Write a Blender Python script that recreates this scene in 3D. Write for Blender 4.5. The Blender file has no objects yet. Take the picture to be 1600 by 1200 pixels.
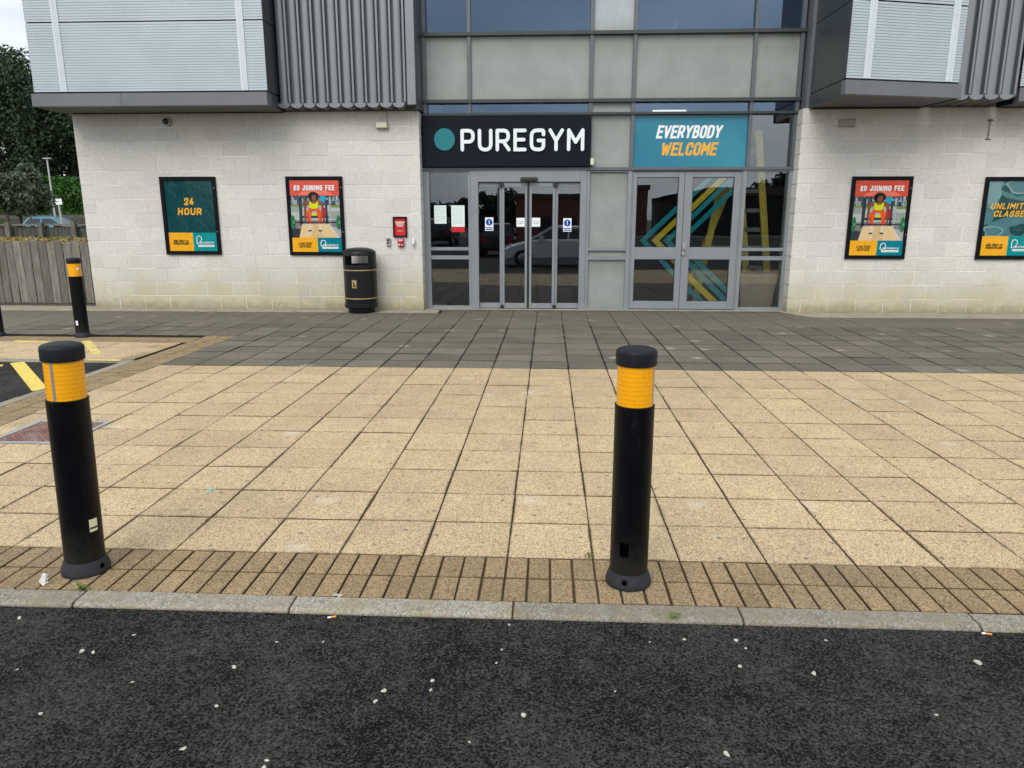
import bpy, bmesh, math, random
import numpy as np
from mathutils import Vector, Matrix
R = math.radians
random.seed(7)
rng = np.random.default_rng(11)
S = bpy.context.scene
C = S.collection

# ---------------------------------------------------------------- camera, sky, sun
cam = bpy.data.cameras.new('camera')
cam.sensor_width = 36.0
cam.lens = 25.79
cam.clip_end = 900.0
co = bpy.data.objects.new('camera', cam)
C.objects.link(co)
co.location = (0.177, -3.167, 1.554)
co.rotation_euler = (R(90 - 12.81), 0, R(2.81))
S.camera = co

SUN_EL, SUN_AZ = 44.0, 196.0        # azimuth clockwise from +Y (the wall looks to -Y)
W = bpy.data.worlds.new('World')
S.world = W
W.use_nodes = True
nt = W.node_tree
nt.nodes.clear()
def wn(t): return nt.nodes.new(t)
sky = wn('ShaderNodeTexSky'); sky.sky_type = 'NISHITA'; sky.sun_disc = False
sky.sun_elevation = R(SUN_EL); sky.sun_rotation = R(SUN_AZ)
tc = wn('ShaderNodeTexCoord')
mp = wn('ShaderNodeMapping'); mp.inputs['Scale'].default_value = (1.0, 1.0, 2.6)
nz = wn('ShaderNodeTexNoise'); nz.inputs['Scale'].default_value = 2.6; nz.inputs['Detail'].default_value = 7; nz.inputs['Roughness'].default_value = 0.55
nz.inputs['Distortion'].default_value = 0.5
rp = wn('ShaderNodeValToRGB')
rp.color_ramp.elements[0].position = 0.30; rp.color_ramp.elements[0].color = (4.6, 5.1, 5.9, 1)
rp.color_ramp.elements[1].position = 0.68; rp.color_ramp.elements[1].color = (11.6, 11.9, 12.1, 1)
mx = wn('ShaderNodeMix'); mx.data_type = 'RGBA'; mx.inputs[0].default_value = 0.9
bg = wn('ShaderNodeBackground'); bg.inputs['Strength'].default_value = 0.10
wo = wn('ShaderNodeOutputWorld')
nt.links.new(tc.outputs['Generated'], mp.inputs['Vector']); nt.links.new(mp.outputs[0], nz.inputs['Vector'])
nt.links.new(nz.outputs[0], rp.inputs[0])
nt.links.new(sky.outputs[0], mx.inputs[6]); nt.links.new(rp.outputs[0], mx.inputs[7])
nt.links.new(mx.outputs[2], bg.inputs['Color']); nt.links.new(bg.outputs[0], wo.inputs[0])

sl = bpy.data.lights.new('sun', 'SUN'); sl.energy = 1.5; sl.angle = R(38); sl.color = (1.0, 0.96, 0.90)
so = bpy.data.objects.new('sun', sl); C.objects.link(so)
_d = Vector((math.sin(R(SUN_AZ)) * math.cos(R(SUN_EL)), math.cos(R(SUN_AZ)) * math.cos(R(SUN_EL)), math.sin(R(SUN_EL))))
so.rotation_euler = _d.to_track_quat('Z', 'Y').to_euler()
so.location = (0, -20, 20)

S.view_settings.view_transform = 'Standard'
S.view_settings.look = 'None'
S.view_settings.exposure = 0.50
S.view_settings.gamma = 1.0
S.view_settings.use_curve_mapping = False

# ---------------------------------------------------------------- materials
MATS = {}
class NG:
    def __init__(s, name):
        s.m = bpy.data.materials.new(name); s.m.use_nodes = True
        s.t = s.m.node_tree; s.b = s.t.nodes['Principled BSDF']; s.o = s.t.nodes['Material Output']
        s.geo = None
    def n(s, t, **k):
        x = s.t.nodes.new(t)
        for a, v in k.items(): setattr(x, a, v)
        return x
    def l(s, a, b): s.t.links.new(a, b)
    def pos(s):
        if s.geo is None: s.geo = s.n('ShaderNodeNewGeometry')
        return s.geo.outputs['Position']
    def noise(s, scale, detail=3, rough=0.5, vec=None, stretch=None):
        x = s.n('ShaderNodeTexNoise'); x.inputs['Scale'].default_value = scale
        x.inputs['Detail'].default_value = detail; x.inputs['Roughness'].default_value = rough
        v = vec or s.pos()
        if stretch:
            mm = s.n('ShaderNodeMapping'); mm.inputs['Scale'].default_value = stretch; s.l(v, mm.inputs['Vector']); v = mm.outputs[0]
        s.l(v, x.inputs['Vector']); return x.outputs[0]
    def voro(s, scale, feature='F1', stretch=None, rnd=1.0, flat=False):
        x = s.n('ShaderNodeTexVoronoi'); x.feature = feature; x.inputs['Scale'].default_value = scale
        x.inputs['Randomness'].default_value = rnd
        if flat: x.voronoi_dimensions = '2D'
        v = s.pos()
        if stretch:
            mm = s.n('ShaderNodeMapping'); mm.inputs['Scale'].default_value = stretch; s.l(v, mm.inputs['Vector']); v = mm.outputs[0]
        s.l(v, x.inputs['Vector']); return x
    def ramp(s, fac, stops):
        r = s.n('ShaderNodeValToRGB'); e = r.color_ramp.elements
        while len(e) < len(stops): e.new(0.5)
        for i, (p, c) in enumerate(stops):
            e[i].position = p
            e[i].color = (c, c, c, 1) if not isinstance(c, (tuple, list)) else (*c, 1)
        s.l(fac, r.inputs[0]); return r.outputs[0]
    def mix(s, fac, a, b, mode='MIX'):
        x = s.n('ShaderNodeMix'); x.data_type = 'RGBA'; x.blend_type = mode
        for si, v in ((0, fac), (6, a), (7, b)):
            sock = x.inputs[si]
            if isinstance(v, (int, float)): sock.default_value = v if si == 0 else (v, v, v, 1)
            elif isinstance(v, (tuple, list)): sock.default_value = (*v, 1)
            else: s.l(v, sock)
        return x.outputs[2]
    def math(s, op, a, b=0.0):
        x = s.n('ShaderNodeMath'); x.operation = op
        for i, v in enumerate((a, b)):
            if isinstance(v, (int, float)): x.inputs[i].default_value = v
            else: s.l(v, x.inputs[i])
        return x.outputs[0]
    def sep(s):
        x = s.n('ShaderNodeSeparateXYZ'); s.l(s.pos(), x.inputs[0]); return x.outputs
    def rnd(s):
        return s.n('ShaderNodeObjectInfo').outputs['Random']
    def bump(s, h, strength=0.3, dist=0.01):
        b = s.n('ShaderNodeBump'); b.inputs['Strength'].default_value = strength; b.inputs['Distance'].default_value = dist
        s.l(h, b.inputs['Height']); s.l(b.outputs[0], s.b.inputs['Normal'])
    def fin(s, col=None, rough=0.6, metal=0.0, spec=None):
        if col is not None:
            if isinstance(col, (tuple, list)): s.b.inputs['Base Color'].default_value = (*col, 1)
            else: s.l(col, s.b.inputs['Base Color'])
        if isinstance(rough, (int, float)): s.b.inputs['Roughness'].default_value = rough
        else: s.l(rough, s.b.inputs['Roughness'])
        s.b.inputs['Metallic'].default_value = metal
        if spec is not None: s.b.inputs['Specular IOR Level'].default_value = spec
        return s.m

def simple(name, col, rough=0.5, metal=0.0, var=0.12, scale=6, bump=0.0, bscale=60, spec=None, obj=0.0):
    if name in MATS: return MATS[name]
    g = NG(name)
    f = g.noise(scale, 4, 0.6)
    c = g.mix(g.ramp(f, [(0.3, 0.0), (0.7, 1.0)]), tuple(x * (1 - var) for x in col), tuple(min(1, x * (1 + var)) for x in col))
    if obj:
        k = g.math('ADD', g.math('MULTIPLY', g.rnd(), obj * 2), 1 - obj)
        cc = g.n('ShaderNodeCombineColor')
        for i in range(3): g.l(k, cc.inputs[i])
        c = g.mix(1.0, c, cc.outputs[0], 'MULTIPLY')
    if bump: g.bump(g.noise(bscale, 3), bump, 0.004)
    MATS[name] = g.fin(c, rough, metal, spec)
    return MATS[name]

def gray_of(g, v):
    cc = g.n('ShaderNodeCombineColor')
    for i in range(3): g.l(v, cc.inputs[i])
    return cc.outputs[0]

def paver_mat(name, col, speck, gum=True, ovar=0.10):
    g = NG(name)
    v = g.voro(185)
    grain = g.ramp(v.outputs['Color'], [(0.14, 0.44), (0.5, 1.0), (0.9, 1.32)])
    fine = g.ramp(g.noise(95, 3, 0.7), [(0.3, 0.80), (0.7, 1.16)])
    blot = g.ramp(g.noise(3.2, 6, 0.62), [(0.30, 0.88), (0.55, 1.01), (0.74, 1.06)])
    tint = g.mix(g.ramp(g.noise(1.1, 4), [(0.35, 0.0), (0.7, 1.0)]), col, speck)
    c = g.mix(1.0, tint, grain, 'MULTIPLY'); c = g.mix(1.0, c, fine, 'MULTIPLY'); c = g.mix(1.0, c, blot, 'MULTIPLY')
    k = g.math('ADD', g.math('MULTIPLY', g.rnd(), ovar * 2), 1 - ovar)
    c = g.mix(1.0, c, gray_of(g, k), 'MULTIPLY')
    if gum:
        vg = g.voro(4.6, flat=True)
        d = g.math('ADD', vg.outputs['Distance'], g.math('MULTIPLY', g.noise(40, 2), 0.05))
        sp = g.ramp(d, [(0.055, 1.0), (0.090, 0.0)])
        sel = g.ramp(vg.outputs['Color'], [(0.40, 0.80), (0.52, 0.0)])
        c = g.mix(g.math('MULTIPLY', sp, sel), c, (0.11, 0.095, 0.075))
        vp = g.voro(1.6, flat=True)
        sp2 = g.ramp(g.math('ADD', vp.outputs['Distance'], g.math('MULTIPLY', g.noise(22, 4), 0.16)), [(0.10, 0.40), (0.22, 0.0)])
        sel2 = g.ramp(vp.outputs['Color'], [(0.27, 1.0), (0.34, 0.0)])
        c = g.mix(g.math('MULTIPLY', sp2, sel2), c, (0.62, 0.57, 0.47))
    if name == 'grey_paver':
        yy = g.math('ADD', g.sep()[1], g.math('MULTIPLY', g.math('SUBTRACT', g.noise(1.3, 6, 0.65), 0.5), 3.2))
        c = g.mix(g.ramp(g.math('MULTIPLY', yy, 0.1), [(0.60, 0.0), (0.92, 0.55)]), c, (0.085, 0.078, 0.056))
    # dirt gathered along every edge of the piece (its own local coordinates run 0..1)
    t = g.n('ShaderNodeTexCoord'); sx = g.n('ShaderNodeSeparateXYZ'); g.l(t.outputs['Generated'], sx.inputs[0])
    def edge(o): return g.math('ABSOLUTE', g.math('SUBTRACT', o, 0.5))
    m = g.math('MAXIMUM', edge(sx.outputs[0]), edge(sx.outputs[1]))
    m = g.math('ADD', m, g.math('MULTIPLY', g.math('SUBTRACT', g.noise(26, 5, 0.7), 0.5), 0.075))
    m = g.math('ADD', m, g.math('MULTIPLY', g.math('SUBTRACT', g.noise(2.6, 3), 0.58), 0.10))
    e = g.ramp(m, [(0.472, 0.0), (0.500, 0.72)] if name != 'grey_paver' else [(0.455, 0.0), (0.495, 0.9)])
    c = g.mix(e, c, (0.125, 0.088, 0.050) if name != 'grey_paver' else (0.030, 0.025, 0.018))
    gm = g.ramp(g.noise(7.5, 6, 0.72), [(0.54, 0.0), (0.74, 0.26)])
    c = g.mix(gm, c, tuple(x * 0.52 for x in speck))
    g.bump(g.math('ADD', v.outputs['Distance'], g.noise(60, 3)), 0.35, 0.004)
    return g.fin(c, 0.88, 0, 0.3)

M = {}
M['paver'] = paver_mat('buff_paver', (0.515, 0.397, 0.232), (0.472, 0.364, 0.224), ovar=0.075)
M['dark_paver'] = paver_mat('grey_paver', (0.172, 0.150, 0.116), (0.140, 0.130, 0.100), ovar=0.17)
M['brick'] = paver_mat('block_paver', (0.292, 0.212, 0.114), (0.262, 0.194, 0.112), gum=False, ovar=0.10)

def joint_mat():
    g = NG('joint_soil')
    c = g.mix(g.ramp(g.noise(9, 5), [(0.35, 0.0), (0.65, 1.0)]), (0.085, 0.056, 0.030), (0.125, 0.092, 0.048))
    c = g.mix(g.ramp(g.math('MULTIPLY', g.sep()[1], 0.1), [(0.438, 0.0), (0.440, 0.85)]), c, (0.020, 0.017, 0.012))
    g.bump(g.noise(180, 3), 0.6, 0.004)
    return g.fin(c, 0.95, 0, 0.1)
M['joint'] = joint_mat()

def asphalt_mat():
    g = NG('asphalt')
    v1 = g.voro(80)
    wear = g.noise(1.7, 7, 0.68)
    n1 = g.noise(112, 5, 0.70)
    n2 = g.noise(26, 5, 0.72)
    f = g.math('ADD', n1, g.math('MULTIPLY', g.math('SUBTRACT', wear, 0.53), 0.34))
    f = g.math('ADD', f, g.math('MULTIPLY', g.math('SUBTRACT', n2, 0.5), 0.30))
    face = g.ramp(f, [(0.44, 0.0), (0.485, 0.62), (0.56, 1.0)])
    stone = g.mix(g.ramp(v1.outputs['Color'], [(0.1, 0.0), (0.9, 1.0)]), (0.034, 0.0325, 0.030), (0.078, 0.074, 0.067))
    c = g.mix(face, (0.0045, 0.0048, 0.0056), stone)
    pep = g.ramp(g.voro(260).outputs['Color'], [(0.95, 0.0), (0.985, 0.55)])
    c = g.mix(pep, c, (0.22, 0.21, 0.19))
    g.bump(g.math('SUBTRACT', g.math('ADD', f, g.math('MULTIPLY', n2, 0.3)), g.math('MULTIPLY', v1.outputs['Distance'], 0.35)), 0.9, 0.010)
    return g.fin(c, 0.82, 0, 0.10)
M['asphalt'] = asphalt_mat()

def kerb_mat():
    g = NG('kerb_concrete')
    v = g.voro(150)
    c = g.mix(g.ramp(v.outputs['Color'], [(0.2, 0.0), (0.8, 1.0)]), (0.17, 0.155, 0.128), (0.345, 0.32, 0.27))
    c = g.mix(g.ramp(g.noise(4, 6, 0.7), [(0.42, 0.0), (0.62, 0.75)]), c, (0.24, 0.20, 0.125))
    c = g.mix(g.ramp(g.noise(14, 5, 0.7), [(0.56, 0.0), (0.70, 0.6)]), c, (0.10, 0.09, 0.075))
    k = g.math('ADD', g.math('MULTIPLY', g.rnd(), 0.3), 0.85); c = g.mix(1.0, c, gray_of(g, k), 'MULTIPLY')
    g.bump(v.outputs['Distance'], 0.5, 0.004)
    return g.fin(c, 0.85, 0, 0.3)
M['kerb'] = kerb_mat()

def stone_mat():
    g = NG('pale_stone')
    v = g.voro(110)
    grain = g.ramp(v.outputs['Color'], [(0.1, 0.80), (0.55, 1.0), (0.95, 1.10)])
    pit = g.ramp(g.noise(70, 4, 0.7), [(0.30, 0.78), (0.48, 1.0), (0.8, 1.05)])
    c = g.mix(g.ramp(g.noise(0.9, 5), [(0.3, 0.0), (0.7, 1.0)]), (0.665, 0.645, 0.590), (0.620, 0.612, 0.575))
    c = g.mix(1.0, c, grain, 'MULTIPLY'); c = g.mix(1.0, c, pit, 'MULTIPLY')
    k = g.math('ADD', g.math('MULTIPLY', g.rnd(), 0.11), 0.945); c = g.mix(1.0, c, gray_of(g, k), 'MULTIPLY')
    s = g.sep()
    # algae and splash dirt low on the wall
    zz = g.math('ADD', s[2], g.math('MULTIPLY', g.math('SUBTRACT', g.noise(1.7, 5, 0.65), 0.5), 1.1))
    al = g.ramp(zz, [(0.12, 0.75), (0.55, 0.22), (1.15, 0.0)])
    c = g.mix(al, c, (0.46, 0.40, 0.235))
    zz2 = g.math('ADD', s[2], g.math('MULTIPLY', g.math('SUBTRACT', g.noise(6, 5, 0.7), 0.5), 0.32))
    c = g.mix(g.ramp(zz2, [(0.02, 0.6), (0.17, 0.0)]), c, (0.17, 0.14, 0.08))
    gz = g.ramp(g.math('ADD', s[2], g.math('MULTIPLY', g.noise(2.3, 3), 0.3)), [(0.25, 1.0), (0.75, 0.0)])
    gr = g.math('MULTIPLY', gz, g.ramp(g.noise(3.4, 6, 0.7), [(0.48, 0.0), (0.66, 0.55)]))
    c = g.mix(gr, c, (0.33, 0.31, 0.255))
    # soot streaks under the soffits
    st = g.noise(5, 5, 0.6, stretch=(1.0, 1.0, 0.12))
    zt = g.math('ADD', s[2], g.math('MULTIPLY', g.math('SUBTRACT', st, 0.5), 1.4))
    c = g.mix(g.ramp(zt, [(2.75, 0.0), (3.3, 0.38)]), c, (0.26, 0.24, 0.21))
    g.bump(g.math('ADD', v.outputs['Distance'], g.noise(55, 4, 0.7)), 0.5, 0.006)
    return g.fin(c, 0.9, 0, 0.25)
M['stone'] = stone_mat()
M['mortar'] = simple('mortar', (0.80, 0.79, 0.75), 0.95, var=0.25, scale=2.5, bump=0.3, bscale=200)

M['clad'] = simple('silver_cladding', (0.43, 0.485, 0.525), 0.42, 0.2, var=0.06, scale=1.4)
M['clad_strip'] = simple('pale_cladding_strip', (0.60, 0.66, 0.70), 0.38, 0.1, var=0.04, scale=2)
M['fascia'] = simple('grey_fascia_metal', (0.150, 0.155, 0.166), 0.42, 0.3, var=0.10, scale=1.6)
M['soffit'] = simple('soffit_board', (0.120, 0.117, 0.116), 0.6, var=0.08, scale=2)
M['bay_side'] = simple('charcoal_panel', (0.045, 0.051, 0.056), 0.36, 0.1, var=0.10, scale=1.2)
M['rib'] = simple('grey_rib_metal', (0.215, 0.230, 0.240), 0.38, 0.45, var=0.07, scale=1.5)
M['rib_strip'] = simple('rib_strip_metal', (0.30, 0.305, 0.305), 0.4, 0.2, var=0.07, scale=2)
M['frame'] = simple('grey_door_frame', (0.235, 0.258, 0.275), 0.38, 0.2, var=0.06, scale=3)
M['mullion'] = simple('grey_mullion', (0.115, 0.130, 0.140), 0.36, 0.3, var=0.07, scale=3)  # frame grey darkened: shade from the angle is put into the colour
M['transom'] = simple('dark_transom', (0.045, 0.055, 0.054), 0.34, 0.25, var=0.1, scale=3)
M['black_rubber'] = simple('black_rubber', (0.012, 0.012, 0.013), 0.5, var=0.1)

def frosted(name, col):
    g = NG(name)
    a = g.noise(2.2, 6, 0.6)
    c = g.mix(g.ramp(a, [(0.3, 0.0), (0.7, 1.0)]), tuple(x * 0.86 for x in col), tuple(x * 1.1 for x in col))
    sk = g.noise(13, 5, 0.7, stretch=(1.0, 1.0, 0.18))
    c = g.mix(g.ramp(sk, [(0.42, 0.0), (0.80, 0.30)]), c, tuple(x * 0.72 for x in (col[0] * 1.05, col[1] * 0.98, col[2] * 0.86)))
    t = g.n('ShaderNodeTexCoord'); sx = g.n('ShaderNodeSeparateXYZ'); g.l(t.outputs['Generated'], sx.inputs[0])
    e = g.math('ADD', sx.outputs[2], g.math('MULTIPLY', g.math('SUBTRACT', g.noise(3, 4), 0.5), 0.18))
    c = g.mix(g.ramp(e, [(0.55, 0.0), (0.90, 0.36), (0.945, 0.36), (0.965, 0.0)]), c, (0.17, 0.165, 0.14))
    c = g.mix(g.ramp(e, [(0.0, 0.35), (0.16, 0.0)]), c, (0.22, 0.235, 0.15))
    g.bump(g.noise(180, 3), 0.08, 0.002)
    return g.fin(c, 0.30, 0, 0.5)
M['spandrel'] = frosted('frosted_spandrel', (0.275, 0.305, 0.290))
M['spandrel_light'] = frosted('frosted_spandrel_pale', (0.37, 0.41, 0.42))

def glass_mat(name, refl, trans, ior=1.95, wav=0.0):
    g = NG(name)
    g.t.nodes.remove(g.b)
    tr = g.n('ShaderNodeBsdfTransparent'); tr.inputs[0].default_value = (*trans, 1)
    gl = g.n('ShaderNodeBsdfGlossy'); gl.inputs['Roughness'].default_value = 0.0; gl.inputs[0].default_value = (*refl, 1)
    fr = g.n('ShaderNodeFresnel'); fr.inputs['IOR'].default_value = ior
    if wav:
        b = g.n('ShaderNodeBump'); b.inputs['Strength'].default_value = wav; b.inputs['Distance'].default_value = 0.02
        g.l(g.noise(1.3, 2), b.inputs['Height']); g.l(b.outputs[0], gl.inputs['Normal'])
    mx = g.n('ShaderNodeMixShader')
    g.l(fr.outputs[0], mx.inputs[0]); g.l(tr.outputs[0], mx.inputs[1]); g.l(gl.outputs[0], mx.inputs[2])
    g.l(mx.outputs[0], g.o.inputs['Surface'])
    return g.m
M['glass'] = glass_mat('window_glass', (0.86, 0.92, 0.98), (0.95, 0.97, 0.97), 1.84, 0.03)
M['glass_up'] = glass_mat('tinted_upper_glass', (0.56, 0.74, 1.0), (0.62, 0.68, 0.74), 2.05, 0.02)
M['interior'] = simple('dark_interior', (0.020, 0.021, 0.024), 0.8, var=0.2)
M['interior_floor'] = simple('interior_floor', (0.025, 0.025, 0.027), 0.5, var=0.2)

M['bollard_plain'] = simple('black_bollard_plastic', (0.0042, 0.0048, 0.0066), 0.42, var=0.35, scale=14, bump=0.06, bscale=140, spec=0.16)
def scuffed():
    g = NG('scuffed_bollard_plastic')
    sc = g.noise(16, 6, 0.78, stretch=(1.6, 1.6, 0.30)); fine = g.noise(60, 5, 0.75, stretch=(1.0, 1.0, 0.5))
    k = g.math('MULTIPLY', g.ramp(sc, [(0.57, 0.0), (0.70, 1.0)]), g.ramp(fine, [(0.50, 0.0), (0.66, 0.75)]))
    c = g.mix(k, (0.0018, 0.0024, 0.0040), (0.060, 0.063, 0.068))
    zz = g.math('ADD', g.sep()[2], g.math('MULTIPLY', g.math('SUBTRACT', g.noise(18, 5, 0.7), 0.5), 0.30))
    c = g.mix(g.ramp(zz, [(0.07, 0.50), (0.24, 0.0)]), c, (0.035, 0.032, 0.026))
    g.bump(g.math('ADD', fine, sc), 0.08, 0.004)
    return g.fin(c, g.ramp(sc, [(0.3, 0.36), (0.7, 0.58)]), 0, 0.18)
M['bollard'] = scuffed()
M['bollard_cap'] = simple('bollard_cap_rubber', (0.0055, 0.007, 0.010), 0.55, var=0.3, scale=18, bump=0.15, bscale=220, spec=0.25)
M['bollard_base'] = simple('bollard_base_rubber', (0.011, 0.0125, 0.016), 0.7, var=0.3, scale=16, bump=0.15, bscale=120)
def band_mat():
    g = NG('amber_reflective_band')
    s = g.sep()
    w = g.n('ShaderNodeTexWave'); w.wave_type = 'BANDS'; w.bands_direction = 'Z'; w.inputs['Scale'].default_value = 17.0
    w.inputs['Distortion'].default_value = 0.6; w.inputs['Detail'].default_value = 2
    g.l(g.pos(), w.inputs['Vector'])
    c = g.mix(g.ramp(w.outputs['Fac'], [(0.2, 0.0), (0.8, 1.0)]), (0.80, 0.335, 0.004), (0.87, 0.385, 0.006))
    c = g.mix(g.ramp(g.noise(30, 5, 0.7), [(0.58, 0.0), (0.72, 0.65)]), c, (0.36, 0.14, 0.01))
    g.bump(g.math('ADD', g.math('MULTIPLY', w.outputs['Fac'], 0.5), g.noise(35, 2)), 0.10, 0.004)
    return g.fin(c, 0.30, 0, 0.4)
M['amber'] = band_mat()
M['void'] = simple('unlit_recess', (0.001, 0.001, 0.0012), 0.9, var=0.1, spec=0.0)
M['zinc'] = simple('seam_strip_metal', (0.34, 0.34, 0.34), 0.4, 0.5, var=0.15)
M['sticker'] = simple('cream_sticker', (0.70, 0.66, 0.42), 0.6, var=0.1)
M['white'] = simple('white_print', (0.80, 0.82, 0.84), 0.45, var=0.02)
M['paper'] = simple('white_paper', (0.68, 0.78, 0.75), 0.6, var=0.04)
M['bin'] = simple('black_bin_plastic', (0.0055, 0.006, 0.0078), 0.42, var=0.25, scale=9, bump=0.05, bscale=90, spec=0.3)
M['gold'] = simple('gold_band', (0.42, 0.32, 0.12), 0.4, 0.2, var=0.12)
M['sign_dark'] = simple('navy_sign_panel', (0.0065, 0.0105, 0.0165), 0.45, var=0.08, scale=1.5, spec=0.10)
M['sign_teal'] = simple('teal_dot', (0.0, 0.165, 0.195), 0.4, var=0.03)
M['sign_white'] = simple('white_sign_letter', (0.76, 0.82, 0.86), 0.4, var=0.02)
M['poster_frame'] = simple('black_poster_frame', (0.005, 0.006, 0.007), 0.42, var=0.15, spec=0.12)
def printm(name, col, rough=0.09):
    g = NG('print_' + name)
    f = g.noise(26, 5, 0.7)
    c = g.mix(g.ramp(f, [(0.35, 0.0), (0.7, 1.0)]), tuple(x * 0.88 for x in col), tuple(min(1, x * 1.10) for x in col))
    b = g.noise(4.5, 5, 0.6, stretch=(1.0, 1.0, 0.7)); g.bump(b, 0.22, 0.03)
    return g.fin(c, rough, 0, 0.40)
PR = dict(dteal=(0.0, 0.048, 0.054), teal=(0.0, 0.245, 0.26), blue=(0.0, 0.185, 0.245), yellow=(0.80, 0.39, 0.018), red=(0.62, 0.080, 0.045),
          pinkred=(0.78, 0.17, 0.12), white=(0.82, 0.82, 0.80), black=(0.012, 0.014, 0.016), wood=(0.68, 0.50, 0.27), wood2=(0.60, 0.42, 0.21), floor=(0.19, 0.19, 0.20),
          wallg=(0.27, 0.32, 0.29), wallp=(0.40, 0.46, 0.42), glassb=(0.07, 0.10, 0.13), glassl=(0.33, 0.42, 0.47), cyan=(0.02, 0.34, 0.50),
          hair=(0.016, 0.011, 0.010), skin=(0.24, 0.085, 0.045), skin2=(0.17, 0.055, 0.030), lime=(0.62, 0.64, 0.015), orange=(0.72, 0.095, 0.02), orange2=(0.60, 0.055, 0.02),
          rack=(0.035, 0.04, 0.05), green=(0.015, 0.20, 0.075), green2=(0.03, 0.12, 0.055), magenta=(0.48, 0.012, 0.055), shoe=(0.62, 0.60, 0.57), grass=(0.16, 0.25, 0.06),
          swirl=(0.055, 0.165, 0.18), swirl2=(0.15, 0.27, 0.28), steel=(0.36, 0.38, 0.39), sred=(0.55, 0.035, 0.045), spale=(0.85, 0.55, 0.50),
          pyellow=(0.72, 0.47, 0.06), pblue=(0.005, 0.205, 0.31), stblue=(0.01, 0.07, 0.36), ptext=(0.42, 0.55, 0.54))
for k, v in PR.items(): M['p_' + k] = printm(k, v)
def welcome_mat():
    g = NG('print_welcome_blue')
    a = g.noise(0.55, 3, 0.5, stretch=(1.0, 1.0, 1.6))
    c = g.mix(g.ramp(a, [(0.35, 0.0), (0.65, 1.0)]), (0.008, 0.165, 0.255), (0.030, 0.225, 0.315))
    return g.fin(c, 0.10, 0, 0.35)
M['p_welcome'] = welcome_mat()

def timber_mat(name, a, b):
    g = NG(name)
    f = g.noise(10, 6, 0.7, stretch=(3.0, 3.0, 0.35))
    c = g.mix(g.ramp(f, [(0.3, 0.0), (0.7, 1.0)]), a, b)
    k = g.math('ADD', g.math('MULTIPLY', g.rnd(), 0.55), 0.72); c = g.mix(1.0, c, gray_of(g, k), 'MULTIPLY')
    c = g.mix(g.ramp(g.noise(4, 4), [(0.55, 0.0), (0.75, 0.5)]), c, (0.09, 0.10, 0.05))
    g.bump(f, 0.4, 0.006)
    return g.fin(c, 0.88, 0, 0.2)
M['timber'] = timber_mat('weathered_timber', (0.105, 0.098, 0.085), (0.24, 0.222, 0.19))
M['timber_dark'] = timber_mat('dark_timber', (0.045, 0.042, 0.038), (0.105, 0.098, 0.085))
def leaf_mat(name, a, b, scale):
    g = NG(name)
    c = g.mix(g.ramp(g.noise(scale, 3, 0.6), [(0.32, 0.0), (0.68, 1.0)]), a, b)
    c = g.mix(g.ramp(g.noise(scale * 14, 2), [(0.35, 0.0), (0.75, 0.6)]), c, tuple(min(1, x * 1.9) for x in b))
    return g.fin(c, 0.6, 0, 0.25)
M['leaf_dark'] = leaf_mat('dark_leaves', (0.007, 0.015, 0.009), (0.028, 0.050, 0.022), 0.45)
M['leaf_grey'] = leaf_mat('grey_green_leaves', (0.030, 0.042, 0.028), (0.075, 0.095, 0.060), 1.0)
M['leaf_ivy'] = leaf_mat('ivy_leaves', (0.012, 0.040, 0.008), (0.034, 0.100, 0.014), 1.2)
M['weed'] = leaf_mat('weed_leaves', (0.05, 0.09, 0.02), (0.13, 0.16, 0.05), 30)
M['dry_weed'] = leaf_mat('dry_weed', (0.12, 0.11, 0.05), (0.30, 0.22, 0.07), 3)
M['bark'] = simple('bark', (0.035, 0.028, 0.022), 0.9, var=0.4, scale=8, bump=0.5, bscale=20)
M['grass'] = leaf_mat('bank_grass', (0.05, 0.075, 0.025), (0.10, 0.12, 0.04), 1.5)
M['line_yellow'] = None
def line_mat():
    g = NG('yellow_line_paint')
    w = g.ramp(g.noise(45, 5, 0.75), [(0.40, 1.0), (0.55, 0.0)])
    c = g.mix(g.math('MULTIPLY', w, 0.5), (0.78, 0.60, 0.12), (0.22, 0.18, 0.08))
    g.bump(g.noise(120, 3), 0.4, 0.004)
    return g.fin(c, 0.8, 0, 0.3)
M['line_yellow'] = line_mat()
M['line_faded'] = simple('faded_yellow_paint', (0.60, 0.47, 0.16), 0.85, var=0.3, scale=14)
M['apron'] = simple('concrete_apron', (0.30, 0.265, 0.20), 0.9, var=0.25, scale=5, bump=0.4, bscale=90)
def manhole_mat():
    g = NG('red_iron_cover')
    c = g.mix(g.ramp(g.noise(7, 5, 0.7), [(0.35, 0.0), (0.65, 1.0)]), (0.20, 0.085, 0.065), (0.34, 0.24, 0.21))
    return g.fin(c, 0.6, 0.2, 0.4)
M['manhole'] = manhole_mat()
M['steel'] = simple('galvanised_steel', (0.36, 0.36, 0.34), 0.5, 0.4, var=0.15)
M['lamp_post'] = simple('lamp_post_grey', (0.42, 0.43, 0.42), 0.5, 0.2, var=0.08)
M['ladder'] = simple('yellow_fibreglass', (0.90, 0.68, 0.06), 0.5, var=0.12, scale=8)
M['tan'] = simple('tan_board', (0.66, 0.49, 0.33), 0.6, var=0.12, scale=3)
M['red_box'] = simple('red_plastic', (0.38, 0.012, 0.035), 0.35, var=0.08)
M['grey_box'] = simple('grey_plastic', (0.30, 0.30, 0.28), 0.5, var=0.1)
M['cream_box'] = simple('cream_diffuser', (0.62, 0.62, 0.47), 0.5, var=0.08, scale=20)
M['vent_grey'] = simple('vent_grey', (0.33, 0.325, 0.30), 0.6, var=0.1)
M['rust'] = simple('rust_stain', (0.34, 0.31, 0.265), 0.9, var=0.4, scale=25)
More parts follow.
